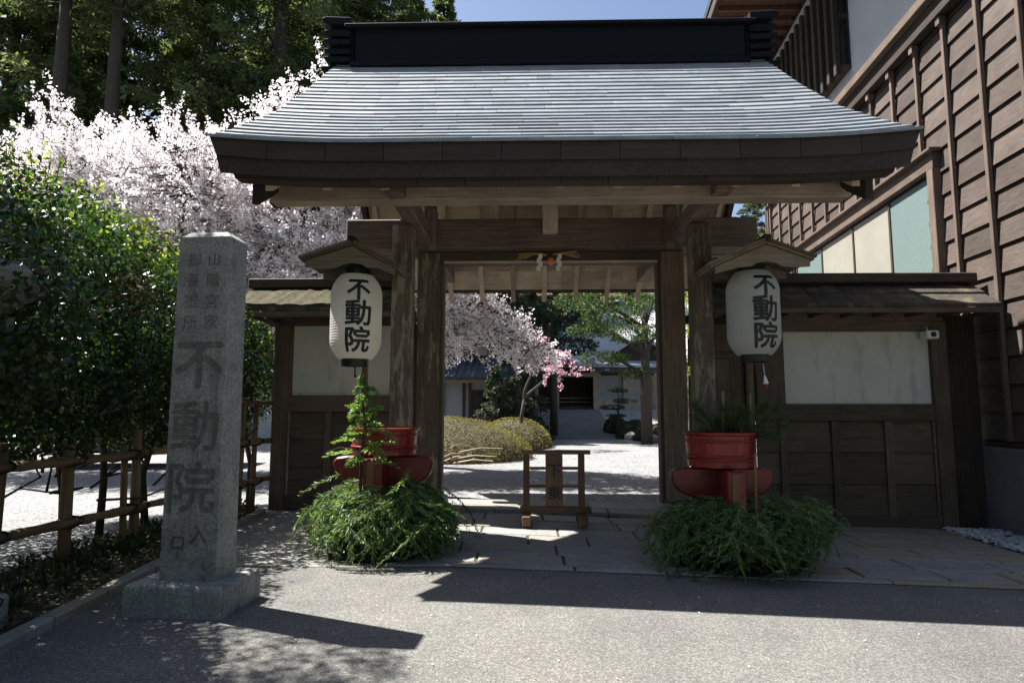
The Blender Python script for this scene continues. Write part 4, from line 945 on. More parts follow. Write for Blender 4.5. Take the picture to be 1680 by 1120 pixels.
# far eave
SOFF = wood((.06, .028, .018), (.14, .068, .042), 'Y', name='rusty_soffit_wood')
hbox('soffit', Y0 - 1, Y1 + .8, 10.95, 11.0, -.3, 1.95, SOFF, dz=.1); hbox('eave_board', Y0 - 1, Y1 + .8, 10.98, 11.25, 1.952, 2.02, W('Y', 'dark'))
for i in range(28):
    y = Y0 - .8 + i * .44
    MB().beam(HP(y, 10.9, .02), HP(y, 10.98, 1.9), .08, .1).build('eave_rafter', SOFF, hw)
vs = [HP(Y0 - 1, 11.26, 2.05), HP(Y1 + .8, 11.26, 2.05), HP(Y1 + .8, 13.6, -4.5), HP(Y0 - 1, 13.6, -4.5)]
mb = MB().add(vs + [v + Vector((0, 0, .18)) for v in vs], [(3, 2, 1, 0), (4, 5, 6, 7), (0, 1, 5, 4), (1, 2, 6, 5), (2, 3, 7, 6), (3, 0, 4, 7)]); mb.build('roof', M['tile'], hw)
hbox('end_wall', Y0, Y0 + .2, -.3, 11.0, -4.6, -.36, W('Z', 'house')); hbox('back_wall', Y0, Y1, -.3, 11.0, -4.8, -4.6, W('Z', 'house')); hbox('end_wall', Y1 - .2, Y1, -.3, 11.0, -4.6, -.36, W('Z', 'house'))

# ================================================================ HEDGE, with an unseen tree crown merged in
def shell_points(ells, n, depth=.28, zmin=None, gate_f=None, squash=1.0):
    E = np.array(ells); vol = E[:, 3] * E[:, 4] + E[:, 4] * E[:, 5] + E[:, 3] * E[:, 5]; idx = rng.choice(len(E), n, p=vol / vol.sum()); d = rdir(n)
    s_ = 1 - rng.exponential(depth, n) * .6; s_ = np.clip(s_ + rng.normal(0, .05 if depth > .1 else .012, n), .1, 1.12)
    P_ = E[idx, :3] + d * E[idx, 3:6] * s_[:, None]; dep = np.ones(n)
    keep = np.ones(n, bool)
    for e in E:   # drop points deep inside others
        q = np.linalg.norm((P_ - e[:3]) / e[3:6], axis=1); keep &= ~((q < .6) & (rng.random(n) < .8))
    if zmin is not None: keep &= P_[:, 2] > zmin
    return P_[keep], d[keep]
def clump(P_, f, thr, amp=1):
    v = (np.sin(P_[:, 0] * f + 1.3 * np.sin(P_[:, 1] * f * .7)) + np.sin(P_[:, 1] * f * 1.1 + 1.1 * np.sin(P_[:, 2] * f * .9)) + np.sin(P_[:, 2] * f * 1.2 + 1.2 * np.sin(P_[:, 0] * f * .8))) / 3
    return v
hd = thing('hedge_with_unseen_crown', (-4.7, 6, 0), 'tall dense glossy-leaved green hedge growing over the bamboo fence, with an unseen tree crown added to dapple the road', 'hedge')
ells = [(-4.75, 5.3, 2.25, 1.42, 1.2, 1.28), (-4.65, 6.7, 2.2, 1.35, 1.2, 1.2), (-4.7, 8.0, 2.0, 1.25, 1.2, 1.15), (-5.1, 3.8, 2.0, 1.4, 1.1, 1.3), (-4.3, 9.0, 1.9, .75, .8, .95), (-5.4, 6.4, 2.3, 1.4, 2.4, 1.2), (-4.3, 5.9, 1.6, .85, 1.4, .6), (-5.0, 2.4, 2.0, 1.3, 1.1, 1.2), (-4.0, 3.9, 2.0, 1.15, .8, .85), (-5.6, 3.0, 4.1, 1.4, 1.3, 1.2), (-4.3, 1.9, 3.3, 1.3, .9, .9), (-5.3, 4.6, 4.8, .75, 1.0, .9), (-5.35, 4.2, 6.1, .75, .9, .9), (-5.3, 3.0, 5.6, .9, 1.0, .9), (-5.0, 4.9, 6.1, .8, .8, .6), (-5.2, 4.2, 6.6, .8, .9, .6), (-4.35, 7.9, 1.45, .8, 1.2, .75), (-4.35, 5.2, 1.5, .85, 1.3, .65), (-4.6, 3.4, 1.3, .8, 1.0, .6)]  # highest ellipsoids are a tree crown out of view, added to cast dapples
P, d = shell_points(ells, 260000, .2, .85)
c_ = clump(P, 7.3, 0) + .5 * clump(P + 3.1, 15, 0); k = (c_ > -.62) & ((P[:, 2] < 3.9) | (rng.random(len(P)) < .55)); P, d, c_ = P[k], d[k], c_[k]
n = len(P); A = unit(rdir(n) + np.array([0, 0, -.3]) + d * .5); Bw = unit(np.cross(A, unit(d * 1.0 + rdir(n) * .9 + np.array([0, 0, .6])))); sz = rng.uniform(.022, .04, n)[:, None]
top = (P[:, 2] - 2.6) / .9; r_ = .5 * rng.random(n) + .6 * np.clip(top, 0, 1) * rng.random(n) ** .7 + .15 * c_  # leaves lighten towards the top, painting in the sunlit rim
br_ = (np.sin(P[:, 1] * 3.1) * np.sin(P[:, 2] * 4.2 + 1) > .55) & (P[:, 0] > -4.4) & (rng.random(n) < .6)
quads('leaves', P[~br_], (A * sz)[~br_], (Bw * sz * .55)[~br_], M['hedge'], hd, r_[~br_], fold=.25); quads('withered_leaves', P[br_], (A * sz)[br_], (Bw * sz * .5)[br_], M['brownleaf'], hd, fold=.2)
# young shoots standing out of the top
P = []; A = []; Bw = []; tw = MB()
for i in range(520):
    e = ells[rng.integers(0, 5)]; az = rng.uniform(0, 6.28); ph = rng.uniform(.05, 1.2); dd = np.array([math.cos(az) * math.sin(ph), math.sin(az) * math.sin(ph), math.cos(ph)])
    p = np.array(e[:3]) + dd * np.array(e[3:6]) * .97
    if dd[2] < .2: continue
    L = rng.uniform(.08, .24); v = unit((dd * .4 + np.array([rng.normal() * .25, rng.normal() * .25, 1]))[None])[0]; tw.tube([p, p + v * L], [.004, .002], 4, False)
    for q in range(7):
        l_ = rng.uniform(.02, .036); a = unit((v * .7 + rng.normal(size=3) * .8)[None])[0]; P.append(p + v * L * q / 6 + a * l_); A.append(a * l_); b_ = unit(np.cross(a, rng.normal(size=3))[None])[0]; Bw.append(b_ * l_ * .5)
quads('young_shoots', np.array(P), np.array(A), np.array(Bw), M['maple'], hd, fold=.2); tw.build('shoot_twigs', M['bark'], hd, kind='stuff')
for i, y in enumerate((3.2, 4.3, 5.2, 5.75, 6.6, 7.3, 8.2, 8.9)):
    x = fx(y) - rng.uniform(.35, .9); p = [(x, y, -.1), (x + rng.uniform(-.1, .1), y + rng.uniform(-.1, .1), .6), (x + rng.uniform(-.2, .2), y + rng.uniform(-.2, .2), 1.3), (x + rng.uniform(-.3, .3), y + rng.uniform(-.3, .3), 2.1)]
    MB().tube(p, [.045, .036, .03, .02], 7).build('trunk', M['bark'], hd, smooth=True)
MB().tube([(-5.2, 4.2, -.1), (-5.3, 4.3, 2.5), (-5.1, 4.5, 4.6), (-5.1, 4.4, 6.0)], [.1, .08, .05, .02], 8).build('trunk', M['bark'], hd, smooth=True)  # trunk of the unseen shade-casting crown
tw = MB()
for i in range(70):
    y = rng.uniform(3, 8.8); x = fx(y) - rng.uniform(0, 1.1); z = rng.uniform(.5, 1.4); p = Vector((x, y, z)); pts = [p]
    for k in range(4): p = p + Vector((rng.uniform(-.25, .3), rng.uniform(-.25, .25), rng.uniform(-.05, .28))); pts.append(p)
    tw.tube(pts, [.014, .011, .009, .006, .004], 5, False)
tw.build('branches', M['bark'], hd, kind='stuff')
# litter and low plants in the strip
n = 9000; y = rng.uniform(2.4, 8.5, n); x = np.array([fx(v) - .6 for v in y]) + rng.random(n) * np.array([kx(v) - .1 - fx(v) + .6 for v in y]); P = np.stack([x, y, rng.uniform(.03, .1, n)], 1)
A = unit(rdir(n) * [1, 1, .35]); Bw = perp(A, np.tile([[0, 0, 1.]], (n, 1)) + rdir(n) * .4); sz = rng.uniform(.012, .03, n)[:, None]
o = quads('leaf_litter', P, A * sz, Bw * sz * .55, M['litter'], None, kind='stuff', loc=(-3.5, 5, 0)); tag(o, 'dry leaves and small weeds scattered under the bamboo fence', 'leaf litter')
P = []; A = []; Bw = []
for i in range(150):
    y = rng.uniform(3, 8.4); x = rng.uniform(fx(y) - .3, kx(y) - .25)
    for q in range(26):
        v = unit(np.array([[rng.normal() * .6, rng.normal() * .6, 1]]))[0]; l_ = rng.uniform(.03, .07); P.append(np.array([x, y, .05]) + v * rng.uniform(.02, .16)); A.append(v * l_ * .6); Bw.append(unit(np.cross(v, rng.normal(size=3))[None])[0] * .012)
o = quads('low_plants', np.array(P), np.array(A), np.array(Bw), M['darkleaf'], None, kind='stuff', loc=(-3.5, 5, 0)); tag(o, 'low dark green ground cover under the bamboo fence', 'ground cover')

# ================================================================ CHERRY TREES
def cherry(label, base, limbs, ells, nshoot, mat, name='cherry_tree', twig=(.3, .66), size=.022, per=46, droop=0, seed=1, grp=None):
    o = thing(name, base, label, 'tree', grp)
    E = np.array(ells); tr = MB(); k_ = .28 if name != 'cherry_tree' else 1; tr.tube([base, (base[0] + .1, base[1], base[2] + 1.2), limbs[0][0]], [.26 * k_, .22 * k_, .2 * k_], 10); tr.build('trunk', M['bark'], o, smooth=True)
    centres = []; P = []; A = []; Bw = []; RN = []; tw = MB(); lb = MB()
    hubs = []
    for l_ in limbs:
        pts = [Vector(p) for p in l_]; sm = []
        for a, b_ in zip(pts, pts[1:]):
            for k in range(5): p = a.lerp(b_, k / 5); sm.append(p + Vector([.12 * noise.noise(p * 1.3 + Vector((j * 9, 0, 0))) for j in range(3)]))
        sm.append(pts[-1]); m_ = len(sm); lb.tube(sm, [max(.02, (.15 if name == 'cherry_tree' else .06) * (1 - i / m_) ** .8) for i in range(m_)], 7, False); hubs += sm[2:]
    H2 = np.array([h[:] for h in hubs])
    vol = E[:, 3] * E[:, 4] * E[:, 5]
    for i in range(nshoot):
        e = E[rng.choice(len(E), p=vol / vol.sum())]; d = rdir(1)[0]; s_ = rng.random() ** .4; c = e[:3] + d * e[3:6] * s_
        if droop: v = np.array([rng.normal() * .5, rng.normal() * .5, rng.normal() * .35 - .25])
        else: v = d * .8 + np.array([rng.normal() * .5, rng.normal() * .5, .12 + rng.normal() * .3])
        v /= np.linalg.norm(v); L = rng.uniform(*twig) * (1.25 if (s_ > .9 and rng.random() < .3) else 1)
        bend = rng.normal(size=3) * .12
        if i % 3 == 0:
            h = H2[np.argmin(((H2 - c) ** 2).sum(1))]; mid = (h + c) / 2 + rng.normal(size=3) * .12
            tw.tube([h, mid, c, c + v * L], [.022, .014, .009, .004], 4, False)
        elif i % 3 == 1: tw.tube([c - v * .3, c, c + v * L], [.008, .007, .003], 4, False)
        m_ = int(per * L / .55)
        t_ = rng.random(m_); cl = np.round(t_ * L / .075) * .075 / L  # clusters along the twig
        t_ = np.where(rng.random(m_) < .8, cl, t_); cen = c + v * L * t_[:, None] + bend * (t_ ** 2)[:, None]
        off = rdir(m_) * (rng.random((m_, 1)) ** .5) * rng.uniform(.055, .115); p = cen + off; P.append(p)
        a = unit(rdir(m_)); b_ = perp(a); sz = rng.uniform(.7, 1.3, m_)[:, None] * size; A.append(a * sz); Bw.append(b_ * sz * .85); RN.append(rng.random(m_) * .8 + .2 * rng.random())
    lb.build('limb', M['bark'], o, smooth=True); tw.build('branches', M['bark'], o, kind='stuff')
    quads('blossom', np.concatenate(P), np.concatenate(A), np.concatenate(Bw), mat, o, np.concatenate(RN)); return o
cherry('large cherry tree in full white blossom behind the left garden wall', (-7.6, 14.3, -.1),
       [[(-7.4, 14.2, 2.4), (-6.2, 13.6, 4.2), (-4.2, 13.4, 6.0), (-4.6, 13.5, 8.2)], [(-7.4, 14.2, 2.4), (-8.5, 14, 4.4), (-9.8, 13.6, 6.2)], [(-7.4, 14.2, 2.4), (-5.5, 14, 3.8), (-3.4, 14, 4.6)], [(-7.5, 14.2, 2.4), (-7.2, 13.6, 4.8), (-7.3, 13, 6.8)], [(-7.4, 14.2, 2.4), (-10, 14, 3.8), (-12.2, 14, 5.2)]],
       [(-9.9, 13.8, 5.9, 2.3, 1.7, 1.7), (-7.4, 13.6, 5.9, 2.2, 1.7, 1.55), (-5.3, 13.8, 5.4, 1.9, 1.6, 1.7), (-4.2, 13.6, 6.6, .75, .8, 1.1), (-12.4, 14, 5.5, 1.8, 1.6, 1.6), (-8.3, 13.4, 4.3, 2.6, 1.5, 1.2), (-4.6, 13.6, 4.2, 1.7, 1.2, 1.2), (-10.4, 13.5, 7.4, .5, .5, 1.0), (-3.6, 13.4, 5.2, 1.0, 1, 1.3), (-5.2, 13.6, 7.6, .7, .8, .9), (-4.5, 13.6, 8.3, .55, .6, .9)],
       4900, M['blossom'], size=.027, per=52)
cherry('cherry tree with drooping white blossom branches seen through the gate opening', (-3.0, 15.4, -.1),
       [[(-2.9, 15.3, 2.6), (-2.0, 14.8, 3.8), (-.9, 14.3, 3.6), (.1, 14, 2.7)], [(-2.9, 15.3, 2.6), (-3.2, 14.8, 4.2), (-2.6, 14.2, 5.2), (-1, 13.4, 5.2), (.6, 13, 5.0)], [(-2.9, 15.3, 2.6), (-1.5, 14.6, 3.2), (-.4, 14.2, 2.7)]],
       [(-1.6, 14.4, 3.55, 1.1, .9, .75), (-.75, 14.2, 3.2, .75, .7, .6), (-.2, 14.1, 2.75, .65, .6, .42), (-2.6, 14.4, 4.4, 1.1, .9, .8), (.25, 14, 2.5, .5, .4, .25), (-1.8, 14.6, 2.95, .7, .7, .5), (-3.1, 14, 3.7, .8, .8, .8), (-1.3, 13.3, 5.2, 1.6, 1.4, .8), (.4, 13.0, 5.1, 1.2, 1.3, .6)],  # last two ellipsoids are crown hidden by the roof, added to dapple the court
       2100, M['blossom'], droop=1, twig=(.25, .6), per=48, size=.025)
cherry('pink flowering cherry standing in front of the far dark evergreens', (-.3, 22.4, -.1), [[(-.1, 22.2, 1.7), (1.2, 22, 2.8)], [(-.1, 22.2, 1.7), (.2, 21.8, 3.0)]],
       [(.5, 21.6, 3.35, .55, .5, .2), (1.3, 21.6, 2.75, .4, .4, .3), (.7, 21.5, 2.6, .5, .4, .2)], 26, M['pink'], name='pink_cherry_tree', per=60, size=.03)

# ================================================================ CONIFERS
def conifer_mesh(H, Rr, n, z0=.12, seed=0, mat='hillcedar', size=.2, dens=1):
    nb = int(70 * dens); P = []; A = []; Bw = []; RN = []; tw = MB()
    per = n // nb
    for i in range(nb):
        f = z0 + (1 - z0) * (i + rng.random()) / nb; z = H * f; L = Rr * (1 - ((f - z0) / (1 - z0)) ** 1.3) * rng.uniform(.65, 1.1) + .35; az = rng.uniform(0, 6.28)
        d = np.array([math.cos(az), math.sin(az), rng.uniform(-.05, .3)]); br = rng.uniform(.0, .5)
        tip = np.array([0, 0, z]) + d * L - np.array([0, 0, .12 * L]); tw.tube([(0, 0, z), tuple(np.array([0, 0, z]) + d * L * .6), tuple(tip)], [.05, .03, .012], 4, False)
        t_ = rng.random(per) ** .6; lat = rng.normal(0, .16 * L + .08, per) * (1.1 - t_); side = np.array([-math.sin(az), math.cos(az), 0])
        p = np.array([0, 0, z]) + d * L * t_[:, None] + side * lat[:, None] + np.stack([0 * t_, 0 * t_, -.12 * L * t_ ** 2 - np.abs(rng.normal(0, .14, per)) - .12 * np.abs(lat)], 1)
        a = unit(d * .5 + side * np.sign(lat)[:, None] * .5 + np.array([0, 0, -.55]) + rng.normal(size=(per, 3)) * .4); b_ = perp(a)
        s_ = rng.uniform(.6, 1.3, per)[:, None] * size; P.append(p + a * s_); A.append(a * s_); Bw.append(b_ * s_ * .34); RN.append(br + rng.random(per) * .5)
    o = quads('crown', np.concatenate(P), np.concatenate(A), np.concatenate(Bw), M[mat], None, np.concatenate(RN)); tr = MB().tube([(0, 0, -1), (0, 0, H * .5), (0, 0, H * .96)], [Rr * .11 + .1, Rr * .075 + .05, .03], 9).build('trunk', M['bark'], None, smooth=True, origin=(0, 0, 0)); bo = tw.build('branches', M['bark'], None, origin=(0, 0, 0))
    ms = (o.data, tr.data, bo.data)
    for q in (o, tr, bo): bpy.data.objects.remove(q)
    return ms
def conifer(ms, x, y, z, s, rot, label, name='cedar_tree', grp='tall cedars on the wooded hillside'):
    r = thing(name, (x, y, z), label, 'tree', grp); r.rotation_euler = (0, 0, rot); r.scale = (s, s, s)
    for me, nm in zip(ms, ('crown', 'trunk', 'branches')):
        o = bpy.data.objects.new(nm, me); COL.objects.link(o); o.parent = r
        if nm == 'branches': o['kind'] = 'stuff'
    return r
C1 = conifer_mesh(36, 6.4, 42000, .12, size=.17, dens=2.6); C2 = conifer_mesh(32, 6.2, 40000, .1, size=.17, dens=2.4); C4 = conifer_mesh(36, 3.6, 14000, .6, size=.17, dens=1.4); C3 = conifer_mesh(20, 4.2, 16000, .06, size=.17, dens=1.6)
LAB = 'feathery yellow-green cedar in the crowded wood behind the front cedars'
ci = 0
for x, y, m_, s in ((-22.6, 29, C4, 1.0), (-20.3, 29.5, C4, .98), (-25.8, 33, C2, 1.1), (-17.5, 33, C2, 1.05), (-14.0, 34, C1, 1.0), (-11.4, 37, C2, 1.12), (-8.9, 43, C1, 1.02), (-28, 38, C1, 1.1), (-22.5, 40, C2, 1.2), (-17.8, 42, C1, 1.2), (-13.2, 45, C2, 1.25), (-9.8, 50, C2, 1.1), (-33, 44, C2, 1.3), (-27, 49, C1, 1.25), (-20, 52, C2, 1.3), (-15, 55, C1, 1.2), (-18, 31, C3, .8), (-25.5, 32, C3, .95), (-28.5, 33, C2, .95), (-23.8, 35, C3, 1.1), (-15.8, 30.5, C3, .7), (-12.2, 33, C3, .75)):
    lab = ['cedar with the leftmost thick bare trunk rising above the blossom', 'cedar with the second thick dark trunk from the left above the blossom', None, 'large cedar directly right of the two bare cedar trunks', 'tall cedar above the middle of the white blossom', 'tall cedar above the right end of the white blossom', 'cedar crown reaching the sky just left of the gate ridge end'][ci] if ci < 7 else None
    conifer(m_, x, y, hz(x, y) if (y > 46 or x < -20) else G(x, y) - .1, s, rng.uniform(0, 6.28), lab or LAB); ci += 1
conifer(C3, -6.4, 47, 8.2, 1.28, 1.0, 'separate cedar whose top just rises over the gate ridge', grp=None)
for x, y, m_, s in ((-4.5, 52, C2, .52), (-1, 54, C1, .5), (2.5, 55, C2, .58), (6, 53, C1, .5), (9.5, 54, C2, .58), (13, 55, C1, .54), (17, 56, C2, .58), (0.5, 48, C3, .8), (4.5, 49, C3, .75), (8, 49, C3, .8), (21, 58, C1, .55)):
    conifer(m_, x, y, hz(x, y) - .5, s, rng.uniform(0, 6.28), 'dark cedar on the slope beyond the temple hall, seen through the gate opening', grp='dark cedars beyond the temple hall')
D1 = conifer_mesh(6.2, 1.7, 9000, .04, mat='darkleaf', size=.1)
conifer(D1, -.35, 25.5, 0, .8, 1, 'dark rounded evergreen left of the asphalt path in the courtyard', 'evergreen_tree', None)
conifer(D1, -1.2, 24.2, -.1, .5, 2, 'low dark evergreen beside the lodge', 'evergreen_tree', None)
conifer(D1, -2.3, 31.5, .1, 1.6, 4, 'dark conifer added behind the lodge beside the path to throw shade on the asphalt', 'evergreen_tree', None)  # this conifer and the next are added to shade the path
conifer(D1, -3.6, 35, .5, 1.9, 5, 'taller dark conifer added farther back behind the lodge to shade the path', 'evergreen_tree', None)
# layered pines right of the path
def pads(name, x, y, h, ells, mat, n, label, trunk, size=.06, z0=0, lean=0):
    o = thing(name, (x, y, z0), label, 'tree'); MB().tube([(x, y, z0 - .1), (x + lean * .4, y, z0 + h * .4), (x + lean, y, z0 + h * .85)], [trunk, trunk * .85, trunk * .4], 9).build('trunk', M['bark'], o, smooth=True)
    tw = MB(); E = []
    for e in ells: E.append((x + e[0], y + e[1], z0 + e[2], e[3], e[4], e[5])); tw.tube([(x + lean * .6, y, z0 + e[2] * .8), (x + e[0] * .6, y + e[1] * .5, z0 + e[2] - e[5] * .3), (x + e[0], y + e[1], z0 + e[2])], [trunk * .4, trunk * .25, .02], 5, False)
    tw.build('limb', M['bark'], o)
    P, d = shell_points(E, n, .5); k = clump(P, 6, 0) > -.35; P, d = P[k], d[k]; a = unit(rdir(len(P)) + d * .5); s_ = rng.uniform(.7, 1.3, len(P))[:, None] * size; quads('crown', P, a * s_, perp(a) * s_ * .4, M[mat], o); return o
pads('pine_tree', 4.6, 25, 6, [(-1.6, 0, 3.3, 1.1, .9, .3), (-.6, -.4, 4.2, 1.3, 1, .35), (-1.2, .3, 5.0, 1.4, 1, .4), (.5, 0, 5.6, 1.4, 1, .4), (-2.2, 0, 4.4, .9, .8, .3), (.8, 0, 4.4, .9, .8, .3), (-.4, 0, 2.7, .7, .6, .2), (-2.4, .2, 5.6, 1.2, 1, .45)], 'cedar', 16000, 'pine with layered pads of needles beside the courtyard path', .24, .055)
pads('maple_tree', 5.2, 20.5, 5, [(.2, 0, 4.4, 1.2, 1, .9), (-.4, -.3, 3.2, .7, .7, .9), (-.45, -.2, 2.2, .5, .6, .6), (.8, 0, 3.2, .9, .9, .8)], 'maple', 9000, 'bright fresh green tree at the right side of the gate opening', .12, .045)
pads('small_pine', 4.3, 30.5, 2.2, [(-.3, 0, 1.3, .6, .5, .12), (.3, 0, 1.6, .6, .5, .12), (0, 0, 2.1, .5, .4, .12), (-.1, 0, .9, .5, .4, .1)], 'darkleaf', 3500, 'small trained pine in front of the pale hall wall', .06, .04, G(4.3, 30.5))
pads('evergreen_tree', 1.25, 30.5, 7, [(.2, 0, 3.2, 1.0, .9, .35), (-.8, 0, 3.6, 1.0, .9, .5), (.9, 0, 4.2, 1.3, 1, .45), (-.5, 0, 4.8, 1.5, 1, .55), (1.5, 0, 5.2, 1.2, 1, .5), (.3, 0, 5.9, 1.7, 1.2, .6), (-1.2, 0, 5.8, 1.2, 1, .6), (1.8, .2, 6.2, 1.2, 1, .5)], 'darkleaf', 22000, 'dark layered evergreen standing at the left edge of the path before the hall', .2, .07, G(1.25, 30.5))
# clipped azaleas
def dome_hedge(name, ells, n, label, size=.03, mat='azalea', cat='shrub'):
    c_ = ells[0]; o = thing(name, (c_[0], c_[1], 0), label, cat); P, d = shell_points(ells, n, .05, .0); k = np.ones(len(P), bool)
    for e in ells: q = np.linalg.norm((P - np.array(e[:3])) / np.array(e[3:6]), axis=1); k &= q > .86
    P, d = P[k], d[k]; a = unit(rdir(len(P)) + d * .3); s_ = rng.uniform(.6, 1.3, len(P))[:, None] * size; quads('leaves', P, a * s_, perp(a) * s_ * .5, M[mat], o, rng.random(len(P)) * .7 + .3 * (clump(P, 5, 0) + .5))
    for e in ells:
        mb = MB().lathe([(math.sin(t_) * .93, math.cos(t_) * .93) for t_ in np.linspace(.02, 1.57, 9)], (0, 0, 0), 24); mb.v = [(e[0] + a_ * e[3], e[1] + b_ * e[4], e[2] + c2 * e[5]) for a_, b_, c2 in mb.v]; mb.build('inner_branches', M['soil'], o)
    return o
dome_hedge('clipped_shrub', [(-2.4, 17.9, 0, 2.55, 2.2, 1.14), (-4.2, 18.2, 0, 2.2, 2.3, 1.2)], 110000, 'broad clipped moundlike azalea with sunlit yellow-green edge in the courtyard', .022)
dome_hedge('clipped_shrub', [(-.5, 23.4, 0, 1.4, 2.4, 1.05)], 16000, 'smaller clipped mound shrub behind the broad one', size=.035)
dome_hedge('garden_shrub', [(4.9, 29.2, .1, .9, 1, .75), (5.6, 27.6, 0, 1.1, 1, .7), (4.3, 31.5, .3, .6, .8, .7)], 14000, 'dark low shrubs bordering the right side of the asphalt path', .05, 'darkleaf')
dome_hedge('garden_shrub', [(-.1, 25.6, 0, .6, .9, .9), (-.9, 26.4, 0, 1.3, .9, 1.6), (-.4, 29.5, .2, .9, 1.5, 1.5)], 14000, 'dark shrubs massed on the left side of the asphalt path', .05, 'darkleaf')
for (x, y, s_), lb_ in zip(((5.0, 26.0, .35), (5.5, 25.6, .26), (4.5, 28.1, .3)), ('largest grey garden rock at the foot of the shrubs right of the path', 'small grey rock at the right edge of the gate opening beside the largest rock', 'grey rock farther back on the right border of the asphalt path')):
    V = ico_v * (1 + rng.uniform(-.2, .2, (len(ico_v), 1))) * np.array([s_, s_ * .7, s_ * .7]) + np.array([x, y, .15]); tag(MB().add(V.tolist(), ico_f).build('rock', M['granite']), lb_, 'rock', 'garden rocks beside the path')
# dead branches lying in front of the azalea
o = thing('fallen_branches', (-2.2, 15.2, 0), 'pale bare branches lying in front of the clipped azalea', 'branches'); mb = MB()
for i in range(9):
    p = Vector((rng.uniform(-2.4, -1.6), rng.uniform(15.0, 15.5), rng.uniform(.02, .35))); q = p + Vector((rng.uniform(.4, 1.1), rng.uniform(-.2, .2), rng.uniform(.0, .25))); MB().tube([p, (p + q) / 2 + Vector((0, 0, .06)), q], [.022, .016, .008], 6).build('branch', W('X', 'pale'), o)

# ================================================================ LODGE (left, behind)
lo_ = thing('lodge', (-6, 27, 0), 'low white-walled lodge with dark blue-grey tiled roof beyond the azalea', 'building')
def LB(name, mat, x0, x1, y0, y1, z0, z1, bevel=.0, parent=None): return B(name, parent or lo_, mat, x0, x1, y0, y1, z0, z1, bevel)
LB('wall', M['white_plaster'], -13, -.75, 26.3, 32, 0, 2.45)
for x in (-3.45, -2.6, -2.35, -1.62, -1.02, -.72, -4.6, -5.8): LB('post', W('Z', 'wall'), x - .06, x + .06, 26.22, 26.29, 0, 2.4)
dr = LB('sliding_door', W('Z', 'dark'), -2.3, -1.68, 26.2, 26.28, .1, 2.1); LB('glass_pane', M['darkglass'], -2.22, -1.76, 26.17, 26.198, .3, 1.9, parent=dr)
LB('wall_board', W('X', 'pale'), -1.56, -1.08, 26.24, 26.28, .1, 2.2); LB('window', M['darkglass'], -.98, -.78, 26.24, 26.28, .5, 2.0)
LB('eave_beam', W('X', 'pale'), -13, -.4, 25.6, 25.75, 2.38, 2.5)
for y0, z0, y1, z1, nm in ((25.2, 2.5, 27.6, 3.5, 'lower_roof'), (26.6, 4.35, 29.5, 6.2, 'upper_roof')):
    rf = MB().add([(x, y, z + d_) for x in (-13.5, -.2 if nm == 'lower_roof' else -1.2) for y, z in ((y0, z0), (y1, z1)) for d_ in (0, .12)], [(0, 1, 3, 2), (4, 6, 7, 5), (0, 4, 5, 1), (2, 3, 7, 6), (1, 5, 7, 3), (0, 2, 6, 4)]).build(nm, M['tile'], lo_)
    x = -13.4
    tr_ = MB()
    while x < (-.3 if nm == 'lower_roof' else -1.3): tr_.beam((x, y0, z0 + .14), (x, y1, z1 + .14), .08, .07); x += .27
    tr_.build('tile_roll', M['tile'], rf, kind='stuff')
LB('upper_wall', W('X', 'wall'), -12.6, -1.8, 27.2, 31, 3.45, 4.6); LB('upper_roof_back', M['tile'], -13.5, -1.2, 29.4, 32.5, 5.9, 6.0)
for x in (-3.1, -2.2): LB('window', M['curtain'], x, x + .5, 27.15, 27.19, 3.6, 4.2)
# ================================================================ HALL (far)
ha = thing('temple_hall', (5, 42, 1.2), 'distant temple hall with broad pale roof and dark entrance at the end of the path', 'temple hall')
ROOTLOC[ha.name] = Vector((5, 42, 1.2))
def HB(name, mat, x0, x1, y0, y1, z0, z1, bevel=0, parent=None): return B(name, parent or ha, mat, x0, x1, y0, y1, z0, z1, bevel)
HB('hall_wall', M['white_plaster'], 4.35, 14, 41, 50, .8, 3.8); HB('entrance_recess', W('X', 'dark'), -2.5, 4.3, 42.2, 50, .8, 3.4)
for x in (.6, 1.9, 4.3, 6.2, 8.0): HB('post', W('Z', 'pale'), x - .11, x + .11, 40.8, 40.99, .9, 3.75)
HB('tie_beam', W('X', 'pale'), -2.5, 14, 40.7, 40.9, 3.36, 3.6); HB('wainscot', W('Z', 'pale'), 4.42, 14, 40.9, 40.98, .9, 1.95)
for z in (2.25, 2.75): HB('wall_rail', W('X', 'pale'), 4.42, 14, 40.92, 40.98, z, z + .09)
for i in range(3): HB('entrance_step', W('X', 'wall'), .2, 4.1, 40.2 + i * .5, 42.2, .9 + i * .2, 1.1 + i * .2)
for i in range(9): HB('door_slat', W('Z', 'wall'), .5 + i * .4, .56 + i * .4, 42.1, 42.18, 1.5, 3.3)
for z in (1.75, 2.0): HB('door_rail', W('X', 'pale'), .4, 4.1, 42.02, 42.09, z, z + .06)
HB('entrance_sign', M['ink'], 4.7, 8, 40.6, 40.68, 3.42, 3.58)
def roofpatch(name, pts, mat=None, th=.15): MB().add(list(pts) + [(a, b_, c2 + th) for a, b_, c2 in pts], [(3, 2, 1, 0), (4, 5, 6, 7), (0, 1, 5, 4), (1, 2, 6, 5), (2, 3, 7, 6), (3, 0, 4, 7)]).build(name, mat or M['hallroof'], ha)
roofpatch('lower_roof', [(.2, 39.3, 3.95), (14.5, 39.3, 3.75), (14.5, 42.5, 4.9), (1.2, 42.5, 4.9)]); roofpatch('lower_eave', [(.2, 39.32, 3.8), (14.5, 39.32, 3.6), (14.5, 40.6, 3.75), (.2, 40.6, 3.9)], M['tile'], .14)
roofpatch('main_roof', [(1.5, 42.3, 4.85), (14.5, 42.3, 4.85), (14.5, 49, 9.5), (3.5, 49, 9.5)])
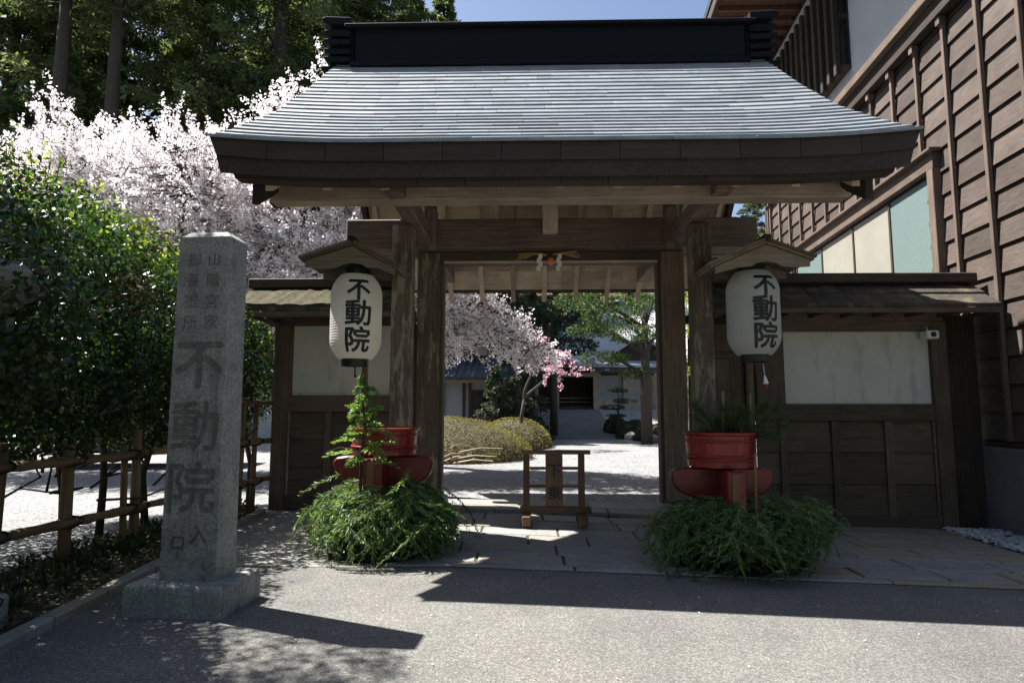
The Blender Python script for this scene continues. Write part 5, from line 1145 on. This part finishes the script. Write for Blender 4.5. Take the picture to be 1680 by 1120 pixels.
MB().add([(4.9, 40.2, 4.3), (9.3, 40.2, 4.3), (7.1, 40.2, 5.7)] + [(4.9, 44, 4.3), (9.3, 44, 4.3), (7.1, 44, 5.7)], [(0, 1, 2), (5, 4, 3), (0, 3, 4, 1), (1, 4, 5, 2), (2, 5, 3, 0)]).build('gable_end', W('X', 'dark'), ha)
roofpatch('gable_roof', [(4.5, 39.8, 4.15), (7.1, 39.8, 5.8), (7.1, 44, 5.8), (4.5, 44, 4.15)], th=.22); roofpatch('gable_roof', [(7.1, 39.8, 5.8), (9.7, 39.8, 4.15), (9.7, 44, 4.15), (7.1, 44, 5.8)], th=.22)

# ================================================================ PARKED CAR beyond the hedge
car = thing('parked_car', (-9.2, 15.6, 0), 'dark parked car glimpsed between the hedge stems beyond the bamboo fence', 'car')
ROOTLOC[car.name] = Vector((0, 0, 0))
side = [(-2.05, .35), (-2.1, .6), (-1.95, .88), (-1.1, .98), (-.55, 1.42), (.9, 1.45), (1.5, 1.02), (2.0, .95), (2.1, .6), (2.05, .32)]
MB().prism(side, lambda a, b_, t_: (a, t_, b_), -.85, .85).build('body', M['carpaint'], car, bevel=.06)
for s_ in (-1, 1):
    MB().prism([(-.95, 1.0), (-.5, 1.36), (.15, 1.38), (.15, 1.0)], lambda a, b_, t_: (a, t_, b_), s_ * .851, s_ * .857).build('side_window', M['darkglass'], car)
    MB().prism([(.22, 1.0), (.22, 1.38), (.85, 1.38), (1.3, 1.02)], lambda a, b_, t_: (a, t_, b_), s_ * .851, s_ * .857).build('side_window', M['darkglass'], car)
    for x in (-1.3, 1.3):
        wl_ = MB().tube([(x, s_ * .72, .32), (x, s_ * .9, .32)], .32, 20).build('wheel', M['black'], car); MB().tube([(x, s_ * .895, .32), (x, s_ * .91, .32)], .19, 14).build('rim', M['whitemetal'], wl_)
    B('headlight', car, M['whitemetal'], -2.12, -2.04, s_ * .62 - .16, s_ * .62 + .16, .62, .76, .02)
B('side_trim', car, M['whitemetal'], -1.9, 1.9, -.87, -.852, .62, .66, .004)
for i in (0, 1): B('licence_plate', car, M['whitemetal'], -2.135, -2.12, -.16, .16, .42, .58, .003) if i == 0 else None
car.location = (-9.0, 15.4, 0); car.rotation_euler = (0, 0, .1)

n = 170; x = rng.uniform(-2.6, 5.5, n); y = rng.uniform(2.6, 9.0, n); P = np.array([[a, b_, G(a, b_) + (.024 if b_ > 5.7 else .006)] for a, b_ in zip(x, y)]); A = unit(rdir(n) * [1, 1, .15]) * rng.uniform(.004, .011, (n, 1)); Bw = np.cross(A, [0, 0, 1.]) * .8
tag(quads('fallen_petals', P, A, Bw, M['blossom'], None, kind='stuff', loc=(0, 5, 0)), 'pale fallen petals scattered over the asphalt and paving', 'petals')
